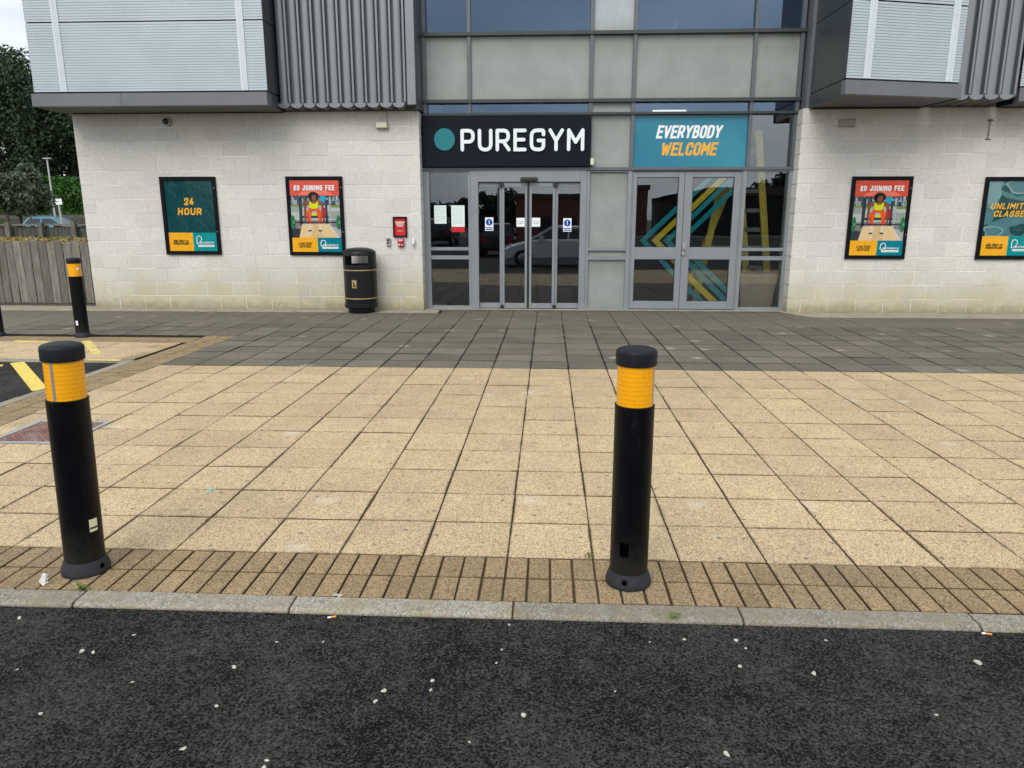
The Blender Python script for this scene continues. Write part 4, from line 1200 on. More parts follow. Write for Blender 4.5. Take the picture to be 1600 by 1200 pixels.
def d_class(poly, rect, tx, seg, Wd, Ht):
    rect(0, 1, .265, 1, 'dteal')
    def blob(cx, cv, ru, rv, m, s, amp=.16):
        rr = random.Random(s); ph = [rr.random() * 6.28 for _ in range(4)]
        poly([(cx + ru * math.cos(t) * (1 + amp * sum(math.sin((k + 2) * t + ph[k]) for k in range(4)) / 2), cv + rv * math.sin(t) * (1 + amp * sum(math.sin((k + 2) * t + ph[k]) for k in range(4)) / 2)) for t in [2 * math.pi * i / 40 for i in range(40)]], m)
    blob(.0, .84, .28, .26, 'swirl2', 1); blob(.02, .55, .16, .14, 'swirl', 9)
    blob(.60, .90, .36, .15, 'swirl', 2); blob(.62, .91, .30, .115, 'dteal', 3); blob(.63, .92, .27, .10, 'swirl2', 4); blob(.64, .925, .24, .082, 'swirl', 4)
    blob(.70, .35, .62, .19, 'swirl', 5, .10); blob(.66, .35, .17, .07, 'dteal', 6); blob(.20, .33, .18, .08, 'swirl2', 7); blob(.20, .33, .14, .06, 'swirl', 7); blob(1.0, .40, .16, .09, 'dteal', 8); blob(.95, .62, .2, .06, 'swirl', 12)
    rect(0, 1, .2, .265, 'dteal')
    tx('UNLIMITED', .50, .625, .082, 'yellow', t=.195, gap=.46, slant=.22, anchor='c', w=.80)
    tx('CLASSES', .50, .525, .082, 'yellow', t=.195, gap=.46, slant=.22, anchor='c', w=.65)
    footer(poly, rect, tx, seg, .505, .265, ('JOIN TODAY AT', 'PUREGYM.COM'), Wd, Ht)
poster(-6.354, -5.395, .930, 2.214, 'dark teal poster reading 24 HOUR on the left end of the stone wall', d_hour)
poster(-4.205, -3.249, .925, 2.214, 'weightlifter poster reading \u00a30 JOINING FEE directly above the black litter bin', d_join)
poster(5.026, 5.982, .888, 2.19, 'weightlifter poster reading \u00a30 JOINING FEE on the stone wall right of the entrance', d_join)
poster(7.105, 8.065, .885, 2.178, 'swirled teal poster reading UNLIMITED CLASSES cut off by the right edge', d_class)
def d_small(poly, rect, tx, seg, Wd, Ht):
    rect(0, 1, 0, 1, 'sred')
    for v, a, b in ((.735, .10, .90), (.635, .16, .82), (.525, .26, .74)):
        rr = random.Random(int(v * 100)); u = a
        while u < b: w = .05 + rr.random() * .05; rect(u, min(b, u + w), v, v + .06, 'white'); u += w + .02
    rect(.25, .75, .26, .285, 'spale')
poster(-2.427, -2.192, 1.228, 1.562, 'small red notice in a black frame above the red alarm box', d_small, .024, False)

kp = thing('keypad', 'small grey keypad box on the stone wall left of the red alarm box', 'keypad', (-2.512, YW, 1.145))
part_box('case', -2.548, -2.478, YW - .045, YW - .002, 1.078, 1.214, 'grey_box', kp, .006)
part_box('window', -2.535, -2.49, YW - .047, YW - .0452, 1.165, 1.195, 'black_rubber', kp); part_box('button', -2.528, -2.50, YW - .049, YW - .0452, 1.115, 1.15, 'black_rubber', kp, .003)
rbx = thing('alarm_box', 'red alarm box fixed to the stone wall under the small red notice', 'alarm box', (-2.30, YW, 1.13))
part_box('case', -2.353, -2.250, YW - .055, YW - .002, 1.070, 1.200, 'red_box', rbx, .008)
part_box('label_plate', -2.336, -2.268, YW - .0575, YW - .0553, 1.165, 1.192, 'spale_' if False else 'p_spale', rbx)
bm = B(); wallprism(bm, ell(-2.325, 1.105, .017, .017, 14), YW - .0575, YW - .0553); obj('lock', bm, 'p_spale', rbx)
bm = B(); wallprism(bm, ell(-2.277, 1.100, .009, .009, 10), YW - .0575, YW - .0553); obj('lamp', bm, 'white', rbx)
vs = thing('wall_spigot', 'small white pipe fitting on the stone wall beside the left sidelight', 'pipe fitting', (-2.085, YW, 1.13))
bm = B(); box(bm, -2.104, -2.072, YW - .05, YW - .002, 1.105, 1.205); bevel(bm, .008); obj('body', bm, 'white', vs)
bm = B(); tube(bm, (-2.086, YW - .028, 1.106), (-2.086, YW - .028, 1.063), .014); tube(bm, (-2.072, YW - .03, 1.135), (-2.05, YW - .03, 1.14), .009); obj('nozzle', bm, 'steel', vs)

cd = thing('security_camera', 'small dome camera high on the stone wall under the left bay', 'security camera', (-6.12, YW, 3.085))
bm = B(); tube(bm, (-6.115, YW - .002, 3.08), (-6.115, YW - .045, 3.08), .070, .062, 24); obj('mount', bm, 'grey_box', cd, smooth=40)
bm = B()
prof = [(.05 * math.cos(R(a)), .05 * math.sin(R(a))) for a in (0, 20, 40, 60, 80)]
rings = [[bm.verts.new((-6.135 + r * math.cos(t), YW - .045 - d, 3.09 + r * math.sin(t))) for t in [2 * math.pi * i / 18 for i in range(18)]] for r, d in prof]
for a, b in zip(rings, rings[1:]):
    for i in range(18): bm.faces.new((a[i], a[(i + 1) % 18], b[(i + 1) % 18], b[i]))
bm.faces.new(rings[-1])
obj('lens_dome', bm, 'car_glass', cd, smooth=60)
lx = thing('bulkhead_light', 'unlit cream bulkhead light under the ribbed cladding left of the sign', 'light', (-2.55, YW, 3.01))
part_box('base', -2.646, -2.450, YW - .03, YW - .002, 2.955, 3.063, 'grey_box', lx, .004); part_box('diffuser', -2.640, -2.456, YW - .085, YW - .0305, 2.962, 3.057, 'cream_box', lx, .012)
bm = B(); tube(bm, (-2.47, YW - .012, 3.064), (-2.47, YW - .012, 3.225), .008, seg=8); obj('conduit', bm, 'vent_grey', lx)
bx = thing('bulkhead_light', 'grey framed bulkhead light on the stone wall under the right bay', 'light', (4.86, YW, 3.0))
part_box('base', 4.733, 4.988, YW - .028, YW - .002, 2.942, 3.060, 'grey_box', bx, .004); part_box('diffuser', 4.747, 4.974, YW - .05, YW - .0285, 2.955, 3.047, 'vent_grey', bx, .006)
wb = thing('overflow_pipe', 'short stained overflow pipe on the stone wall near the right edge', 'pipe', (7.06, YW, 2.9))
bm = B(); tube(bm, (7.055, YW - .002, 3.045), (7.055, YW - .05, 3.04), .02); obj('spout', bm, 'rust', wb, smooth=40)
bm = B(); box(bm, 7.045, 7.075, YW - .012, YW - .0015, 2.76, 3.02); obj('pipe', bm, 'rust', wb)
part_box('bracket', 7.02, 7.10, YW - .02, YW - .0015, 2.745, 2.757, 'black_rubber', wb); part_box('bracket', 7.02, 7.10, YW - .02, YW - .0015, 3.022, 3.034, 'black_rubber', wb)
sb = part_box('sensor_box', .846, .905, 9.46, 9.545, 2.395, 2.500, 'cream_box', None, .004)
tag(sb, 'small cream sensor box at the lower right corner of the navy sign', 'sensor')

# notices stuck inside the glass
def warn(x0, x1, z0, z1, y, label, grp):
    t = thing('warning_sticker', label, 'sticker', ((x0 + x1) / 2, y, (z0 + z1) / 2), grp)
    bm = B(); box(bm, x0, x1, y, y + .001, z0, z1); obj('sheet', bm, 'white', t)
    cx, cz, r = (x0 + x1) / 2, z0 + (z1 - z0) * .64, (x1 - x0) * .41
    bm = B(); flat(bm, ell(cx, cz, r, r, 24), y - .0006); flat(bm, [(x0 + .012, z0 + .012), (x1 - .012, z0 + .012), (x1 - .012, z0 + .060), (x0 + .012, z0 + .060)], y - .0006); obj('blue_print', bm, 'p_stblue', t)
    bm = B(); text(bm, '!', cx, cz - r * .62, r * 1.25, y - .0012, t=.17); 
    for i in range(5): flat(bm, [(x0 + .02 + i * .022, z0 + .028), (x0 + .036 + i * .022, z0 + .028), (x0 + .036 + i * .022, z0 + .044), (x0 + .02 + i * .022, z0 + .044)], y - .0012)
    obj('white_print', bm, 'white', t)
warn(-.908, -.768, 1.328, 1.550, 9.594, 'blue and white exclamation sticker on the leftmost sliding door pane', 'exclamation stickers on the doors')
warn(.420, .560, 1.315, 1.537, 9.594, 'blue and white exclamation sticker on the rightmost sliding door pane', 'exclamation stickers on the doors')
def notice(x0, x1, z0, z1, y, label, lines, grp, red=None):
    t = thing('paper_notice', label, 'notice', ((x0 + x1) / 2, y, (z0 + z1) / 2), grp)
    bm = B(); box(bm, x0, x1, y, y + .001, z0, z1); obj('sheet', bm, 'paper' if red is not None or lines > 3 else 'white', t)
    bm = B(); rr = random.Random(int(x0 * 1000)); W_, H_ = x1 - x0, z1 - z0
    zt = z0 + (H_ * .20 if red else 0)
    for i in range(lines):
        z = zt + (z1 - zt) * (.14 + .72 * i / max(1, lines - 1) if lines > 3 else .32 + .22 * i); u = .12
        while u < .82:
            w = .05 + rr.random() * .12; flat(bm, [(x0 + u * W_, z), (x0 + min(.88, u + w) * W_, z), (x0 + min(.88, u + w) * W_, z + .009), (x0 + u * W_, z + .009)], y - .0006); u += w + .04
    obj('small_print', bm, 'p_ptext' if lines > 3 else 'p_black', t, kind='stuff')
    if red:
        bm = B(); flat(bm, [(x0 + .0, z0), (x1, z0), (x1, z0 + H_ * .2), (x0, z0 + H_ * .2)], y - .0006); obj('red_band', bm, 'p_sred', t)
notice(-.372, -.231, 1.396, 1.543, 9.567, 'small white square notice on the left of the two centre door panes', 2, 'white notices on the sliding door')
notice(-.114, .029, 1.396, 1.545, 9.567, 'small white square notice on the right of the two centre door panes', 2, 'white notices on the sliding door')
notice(-1.779, -1.570, 1.446, 1.750, 9.6035, 'plain pale paper notice on the left sidelight next to the stone wall', 7, None)
notice(-1.486, -1.258, 1.306, 1.750, 9.6035, 'pale paper notice with a red band along its bottom on the left sidelight', 9, None, True)

# ---------------------------------------------------------------- bollards
def bollard(x, y, label, rot=0.0, lean=(0, 0), group='bollards along the pavement edges'):
    t = thing('bollard', label, 'bollard', (x, y, 0), group)
    bm = B(); lathe(bm, [(.098, .0), (.100, .012), (.099, .020), (.0935, .036), (.088, .052), (.0835, .064), (.080, .065)], x, y, 40); o = obj('base_collar', bm, 'bollard_base', t, smooth=50)
    bm = B(); lathe(bm, [(.0805, .066), (.0815, .070), (.0815, .790), (.0825, .793), (.0825, .800), (.0765, .801)], x, y, 40); sh = obj('shaft', bm, 'bollard', t, smooth=40)
    bm = B(); lathe(bm, [(.0757, .802), (.0757, .968)], x, y, 40); obj('reflective_band', bm, 'amber', t, smooth=40)
    bm = B(); lathe(bm, [(.080, .967), (.0838, .970), (.0842, .980), (.0842, 1.018), (.0828, 1.026), (.076, 1.033), (.053, 1.040), (.025, 1.0425), (.002, 1.043)], x, y, 40); obj('cap', bm, 'bollard_cap', t, smooth=40)
    return t
def on_shaft(x, y, ang, r, z0, z1, w, mat, name, parent, th=.0015):
    """small plate wrapped on the shaft, facing ang (0 = towards -y)"""
    bm = B(); n = 4; da = w / r
    def P(a, rr, z): return (x + rr * math.sin(a), y - rr * math.cos(a), z)
    A = [[bm.verts.new(P(ang - da / 2 + da * i / n, rr, z)) for i in range(n + 1)] for rr, z in ((r + th, z0), (r + th, z1), (r - .002, z1), (r - .002, z0))]
    for k in range(4):
        for i in range(n): bm.faces.new((A[k][i], A[k][i + 1], A[(k + 1) % 4][i + 1], A[(k + 1) % 4][i]))
    bm.faces.new([A[k][0] for k in range(4)][::-1]); bm.faces.new([A[k][n] for k in range(4)])
    return obj(name, bm, mat, parent)
def collar_port(x, y, ang, parent):
    bm = B(); p = Vector((x + .083 * math.sin(ang), y - .083 * math.cos(ang), .037)); q = p + Vector((math.sin(ang), -math.cos(ang), .15)) * .014
    tube(bm, p, q, .017, .015, 14); obj('bolt_port', bm, 'bollard_base', parent, smooth=40)
    bm = B(); tube(bm, q - (q - p) * .2, q + (q - p) * .06, .0115, .0115, 12); obj('dark_hole', bm, 'void', parent)  # black disc stands in for the shaded hole of the port
b1 = bollard(-1.895, -.215, 'left front bollard on the block edging, its amber band with a metal seam strip')
on_shaft(-1.895, -.215, R(-2), .0757, .803, .967, .012, 'zinc', 'seam_strip', b1)
on_shaft(-1.895, -.215, R(68), .0815, .205, .262, .036, 'sticker', 'sticker', b1); on_shaft(-1.895, -.215, R(68), .0832, .218, .226, .034, 'black_rubber', 'sticker_print', b1, .0006)
collar_port(-1.895, -.215, R(74), b1)
b1.rotation_euler = (0, R(1.5), 0)
b2 = bollard(.540, -.205, 'front bollard on the block edging before the doors, tallest in view')
on_shaft(.540, -.205, R(66), .0757, .803, .967, .010, 'zinc', 'seam_strip', b2)
on_shaft(.540, -.205, R(-22), .0816, .150, .212, .040, 'void', 'access_plate', b2, .0008)
bm = B()
for q in (.1475, .2122): pass
bm.free()
on_shaft(.540, -.205, R(-22), .0816, .1455, .1495, .042, 'bollard_cap', 'plate_lip', b2, .003)
collar_port(.540, -.205, R(-16), b2)
b3 = bollard(-6.005, 6.215, 'far bollard in front of the timber fence end, white square on its amber band')
on_shaft(-6.005, 6.215, R(62), .0757, .885, .915, .026, 'white', 'white_square', b3); on_shaft(-6.005, 6.215, R(-6), .0815, .165, .225, .030, 'white', 'sticker', b3)
b4 = bollard(-7.185, 6.215, 'far bollard cut off by the left edge of the view')

# ---------------------------------------------------------------- litter bin
bx_, by_ = -2.945, 8.99
lbn = thing('litter_bin', 'black round litter bin with gold bands standing by the stone wall', 'litter bin', (bx_, by_, 0))
bm = B(); lathe(bm, [(.215, .0), (.222, .01), (.222, .075), (.20, .078)], bx_, by_, 36); obj('plinth', bm, 'bin', lbn, smooth=40)
bm = B(); lathe(bm, [(.20, .079), (.262, .082), (.278, .10), (.278, .150), (.266, .160), (.268, .175), (.262, .180), (.262, .195), (.255, .200)], bx_, by_, 40); obj('skirt', bm, 'bin', lbn, smooth=40)
bm = B()
n = 96; rings = []
for z, dr in ((.201, 0), (.245, 0), (.2455, 1), (.69, 1), (.6905, 0), (.70, 0)):
    rings.append([bm.verts.new((bx_ + (.2655 + (.0022 * math.cos(i * math.pi) if dr and not (52 < i < 62) else 0)) * math.cos(2 * math.pi * i / n), by_ + (.2655 + (.0022 * math.cos(i * math.pi) if dr else 0)) * math.sin(2 * math.pi * i / n), z)) for i in range(n)])
for a, b in zip(rings, rings[1:]):
    for i in range(n): bm.faces.new((a[i], a[(i + 1) % n], b[(i + 1) % n], b[i]))
bm.faces.new(rings[0][::-1]); bm.faces.new(rings[-1])
obj('body', bm, 'bin', lbn, smooth=20)
for z in (.247, .708):
    bm = B(); lathe(bm, [(.262, z - .008), (.2715, z - .007), (.2715, z + .007), (.262, z + .008)], bx_, by_, 40); obj('gold_band', bm, 'gold', lbn, smooth=40)
# hood with a letter-box opening front and back
bm = B(); SEG = 48
lv = [.7165, .790, .795, .940, .945, .985]
def rr_(z): return .272 if z < .98 else .270
def ringv(r, z): return [bm.verts.new((bx_ + r * math.cos(2 * math.pi * i / SEG), by_ + r * math.sin(2 * math.pi * i / SEG), z)) for i in range(SEG)]
out = [ringv(rr_(z), z) for z in lv]; inn = [ringv(rr_(z) - .014, z) for z in lv]
def openq(i):
    a = (360.0 * (i + .5) / SEG) % 360
    return 226 < a < 314 or 46 < a < 134
for k in range(len(lv) - 1):
    for i in range(SEG):
        j = (i + 1) % SEG
        if k == 2 and openq(i): continue
        bm.faces.new((out[k][i], out[k][j], out[k + 1][j], out[k + 1][i])); bm.faces.new((inn[k][j], inn[k][i], inn[k + 1][i], inn[k + 1][j]))
        if k == 2:
            if openq((i + 1) % SEG): bm.faces.new((out[k][j], inn[k][j], inn[k + 1][j], out[k + 1][j]))
            if openq((i - 1) % SEG): bm.faces.new((inn[k][i], out[k][i], out[k + 1][i], inn[k + 1][i]))
for i in range(SEG):
    j = (i + 1) % SEG
    if openq(i):
        bm.faces.new((out[2][i], out[2][j], inn[2][j], inn[2][i])); bm.faces.new((out[3][j], out[3][i], inn[3][i], inn[3][j]))
    bm.faces.new((out[0][j], out[0][i], inn[0][i], inn[0][j]))
dome = [(.270, .985), (.262, 1.005), (.235, 1.030), (.185, 1.050), (.115, 1.063), (.05, 1.068)]
dr = [out[-1]] + [ringv(r, z) for r, z in dome[1:]]
for a, b in zip(dr, dr[1:]):
    for i in range(SEG): bm.faces.new((a[i], a[(i + 1) % SEG], b[(i + 1) % SEG], b[i]))
bm.faces.new(dr[-1])
bm.faces.new(inn[-1][::-1])
obj('hood', bm, 'bin', lbn, smooth=40)
bm = B(); lathe(bm, [(.255, .7165), (.255, .760), (.02, .765)], bx_, by_, 32); obj('liner', bm, 'black_rubber', lbn)
def on_bin(ang, r, z0, z1, w, mat, name, th): return on_shaft(bx_, by_, ang, r, z0, z1, w, mat, name, lbn, th)
on_bin(R(-8), .2670, .375, .590, .135, 'bin', 'emblem_frame', .006); on_bin(R(-8), .2725, .405, .562, .105, 'black_rubber', 'emblem_field', .002)
on_bin(R(-8), .2740, .425, .550, .074, 'gold', 'emblem', .0018); on_bin(R(-10), .2757, .44, .53, .018, 'black_rubber', 'emblem_figure', .0008); on_bin(R(-5), .2757, .44, .485, .022, 'black_rubber', 'emblem_figure', .0008)

# ---------------------------------------------------------------- fence, bank and planting to the left
FY = 9.72
fe = thing('timber_fence', 'low weathered vertical board fence running left from the stone wall', 'fence', (-9.6, FY, 0))
xx = -7.86; k = 0
while xx > -13.2:
    w = .142 + rng.normal(0, .004); hh = 1.135 + rng.normal(0, .012)
    bm = B(); box(bm, xx - w, xx, FY, FY + .02, .03 + abs(rng.normal(0, .008)), hh)
    for v in bm.verts:
        if v.co.z > 1: v.co.z += rng.normal(0, .004)
        v.co.x += rng.normal(0, .002)
    bevel(bm, .003)
    o = obj('board', bm, 'timber', fe, loc=(xx - w / 2, FY + (.010 if k % 2 else -.004), .6)); o.rotation_euler = (rng.normal(0, .006), rng.normal(0, .006), rng.normal(0, .012))
    xx -= w + .009 + abs(rng.normal(0, .004)); k += 1
for z in (.25, .85): part_box('rail', -13.2, -7.87, FY + .036, FY + .08, z, z + .09, 'timber_dark', fe)
part_box('gravel_board', -13.2, -7.87, FY - .012, FY + .02, -.02, .028, 'timber_dark', fe)

bm = B()                                       # earth bank behind it
prof = [(9.86, .0), (9.88, .95), (11.5, 1.02), (14.5, .98), (20, .70), (34, .20), (60, .15), (150, .3)]
a = [bm.verts.new((-90, y, z)) for y, z in prof]; b = [bm.verts.new((-7.75, y, z)) for y, z in prof]
for i in range(len(prof) - 1): bm.faces.new((a[i], b[i], b[i + 1], a[i + 1]))
struct('bank', bm, 'grass')

def leaves(name, pts, size, mat, parent=None, up=0.0, kind=None, label=None):
    """many small leaf-shaped faces at the given points"""
    pts = np.asarray(pts); n = len(pts)
    nrm = rng.normal(size=(n, 3)); nrm[:, 2] += up; nrm /= np.linalg.norm(nrm, axis=1)[:, None]
    t = rng.normal(size=(n, 3)); t -= (t * nrm).sum(1)[:, None] * nrm; t /= np.linalg.norm(t, axis=1)[:, None]
    bt = np.cross(nrm, t); s = size * (0.6 + .8 * rng.random((n, 1)))
    base = wpos(parent) if parent is not None else Vector((0, 0, 0))
    p = pts - np.array(base)
    v = np.stack([p - t * s, p + bt * s * .45, p + t * s, p - bt * s * .45], 1).reshape(-1, 3)
    me = bpy.data.meshes.new(name)
    me.vertices.add(n * 4); me.loops.add(n * 4); me.polygons.add(n)
    me.vertices.foreach_set('co', v.ravel().astype(np.float32))
    me.loops.foreach_set('vertex_index', np.arange(n * 4, dtype=np.int32)); me.polygons.foreach_set('loop_start', np.arange(0, n * 4, 4, dtype=np.int32))
    me.update(calc_edges=True); me.validate()
    me.materials.append(M[mat])
    o = bpy.data.objects.new(name, me); C.objects.link(o)
    if parent is not None: o.parent = parent
    if kind: o['kind'] = kind
    return o
def crown_pts(c, r, n, clumps=40, tight=.24):
    c, r = np.array(c), np.array(r)
    d = rng.normal(size=(clumps, 3)); d /= np.linalg.norm(d, axis=1)[:, None]
    cc = c + d * r * (rng.random((clumps, 1)) ** .45) * .86
    k = rng.integers(0, clumps, n); q = rng.normal(size=(n, 3)); q /= np.linalg.norm(q, axis=1)[:, None]
    return cc[k] + q * (rng.random((n, 1)) ** .4) * r.mean() * tight * (0.6 + .9 * rng.random(clumps))[k][:, None]
def tree(name, x, y, z, h, r, rz, label, n, size, mat, clumps, trunk_r, group=None, low=.5):
    t = thing(name, label, 'tree', (x, y, z), group)
    bm = B(); c = Vector((x, y, z + h - rz))
    tube(bm, (x, y, z - .2), (x + .02 * h, y, z + h * .5), trunk_r, trunk_r * .6, 10)
    tops = []
    for i in range(9):
        a = 2 * math.pi * i / 9 + rng.random() * .5; q = c + Vector((math.cos(a) * r * .65, math.sin(a) * r * .5, rz * (rng.random() * 1.1 - .35)))
        tube(bm, (x + .012 * h, y, z + h * (.22 + .28 * rng.random())), q, trunk_r * .42, trunk_r * .08, 6)
    obj('trunk', bm, 'bark', t, smooth=60)
    leaves('crown', crown_pts(c, (r, r * .9, rz), n, clumps), size, mat, t, .3)
    return t
tree('tree', -47.5, 62, .2, 16.6, 5.6, 7.4, 'tall dark tree beyond the hedge at the far left edge', 34000, .175, 'leaf_dark', 95, .42, 'dark trees beyond the hedge')
tree('tree', -40.5, 60, .2, 15.2, 5.4, 6.6, 'dark tree partly hidden behind the left metal bay', 34000, .175, 'leaf_dark', 95, .42, 'dark trees beyond the hedge')
tree('tree', -36.0, 64, .2, 12.6, 4.6, 5.0, 'lower dark tree showing between the bay and the wall corner', 22000, .17, 'leaf_dark', 70, .36, 'dark trees beyond the hedge')
tree('tree', -55.0, 66, .2, 15.5, 5.4, 6.8, 'dark tree beyond the left edge of the view', 12000, .28, 'leaf_dark', 60, .40, 'dark trees beyond the hedge')
tree('small_tree', -24.6, 30.9, .35, 3.5, 1.55, 1.35, 'small grey green tree in front of the ivy hedge', 15000, .11, 'leaf_grey', 60, .09)
# ivy hedge
n = 30000
px_ = -50 + 24 * rng.random(n); zz_ = .4 + 3.65 * rng.random(n); bulge = .35 * np.sin(px_ * 1.3) + .25 * np.sin(px_ * 3.1 + zz_) + .2 * np.sin(zz_ * 3.7)
pts = np.stack([px_, 45 + bulge - .25 * rng.random(n), np.minimum(zz_, 3.9 + .12 * np.sin(px_ * 2.3) + .1 * rng.random(n))], 1)
top = np.stack([-50 + 24 * rng.random(6000), 45.2 + 1.8 * rng.random(6000), 3.85 + .25 * rng.random(6000)], 1)
hd = thing('ivy_hedge', 'bright green ivy hedge beyond the fence, left of the building', 'hedge', (-38, 45.5, .2))
leaves('foliage', np.concatenate([pts, top]), .17, 'leaf_ivy', hd, .4)
part_box('core', -50, -26, 45.3, 46.8, .1, 3.7, 'leaf_dark', hd)
# lamp post, small sign, boarded wall, second fence, car roof
lpst = thing('lamp_post', 'slim pale lamp post in front of the ivy hedge', 'lamp post', (-29.0, 40, .2))
bm = B(); tube(bm, (-29.02, 40, .2), (-29.05, 40, 4.86), .058, .042, 10); obj('column', bm, 'lamp_post', lpst, smooth=60)
part_box('lantern', -29.25, -28.82, 39.9, 40.08, 4.86, 4.92, 'lamp_post', lpst, .01)
ss = thing('sign_post', 'small white sign on a short pole beside the lamp post', 'sign', (-25.25, 35, .2))
bm = B(); tube(bm, (-25.30, 35, .2), (-25.36, 35, 2.35), .05, seg=8); obj('pole', bm, 'lamp_post', ss)
bm = B(); wallprism(bm, [(-25.50, 2.18), (-25.12, 2.20), (-25.13, 2.50), (-25.53, 2.48)], 34.92, 34.94); obj('plate', bm, 'white', ss)
bm = B(); flat(bm, [(-25.42, 2.32), (-25.27, 2.34), (-25.27, 2.37), (-25.42, 2.35)], 34.918); obj('plate_print', bm, 'p_blue', ss)
bw = thing('boarded_wall', 'low brown horizontal board wall in front of the ivy hedge', 'wall', (-36, 44, .2))
for k in range(5): part_box('board', -50, -26, 44.0, 44.05, .3 + .285 * k, .3 + .285 * k + .265, 'timber_dark', bw)
for k in range(9): part_box('post', -50 + 3 * k, -49.85 + 3 * k, 43.93, 43.995, .2, 1.8, 'timber_dark', bw)
f2 = thing('paling_fence', 'dark paling fence with taller posts behind the low board fence', 'fence', (-13, 14, .98))
bm = B(); xx = -18.0
while xx < -8:
    box(bm, xx, xx + .095, 14.0 + rng.normal(0, .004), 14.02, 1.0, 1.345 + rng.normal(0, .012)); xx += .112
o = obj('paling', bm, 'timber_dark', f2); o['kind'] = 'stuff'
part_box('rail', -18, -8, 13.95, 13.995, 1.36, 1.40, 'timber', f2)
for k in range(13): part_box('post', -18.2 + .80 * k, -18.1 + .80 * k, 13.86, 13.945, .95, 1.43 + rng.normal(0, .012), 'timber', f2)
# weeds along the top of the bank
n = 5200
pts = np.stack([-13.2 + 5.35 * rng.random(n), 9.95 + 1.6 * rng.random(n), 1.03 + .13 * rng.random(n) ** 1.6], 1)
o = leaves('bank_weeds', pts, .035, 'dry_weed', None, 0, 'stuff')
n = 2600
pts = np.stack([-13.2 + 5.35 * rng.random(n), 9.95 + 3.4 * rng.random(n), 1.02 + .10 * rng.random(n)], 1)
o = leaves('bank_grass', pts, .045, 'weed', None, 0, 'stuff')

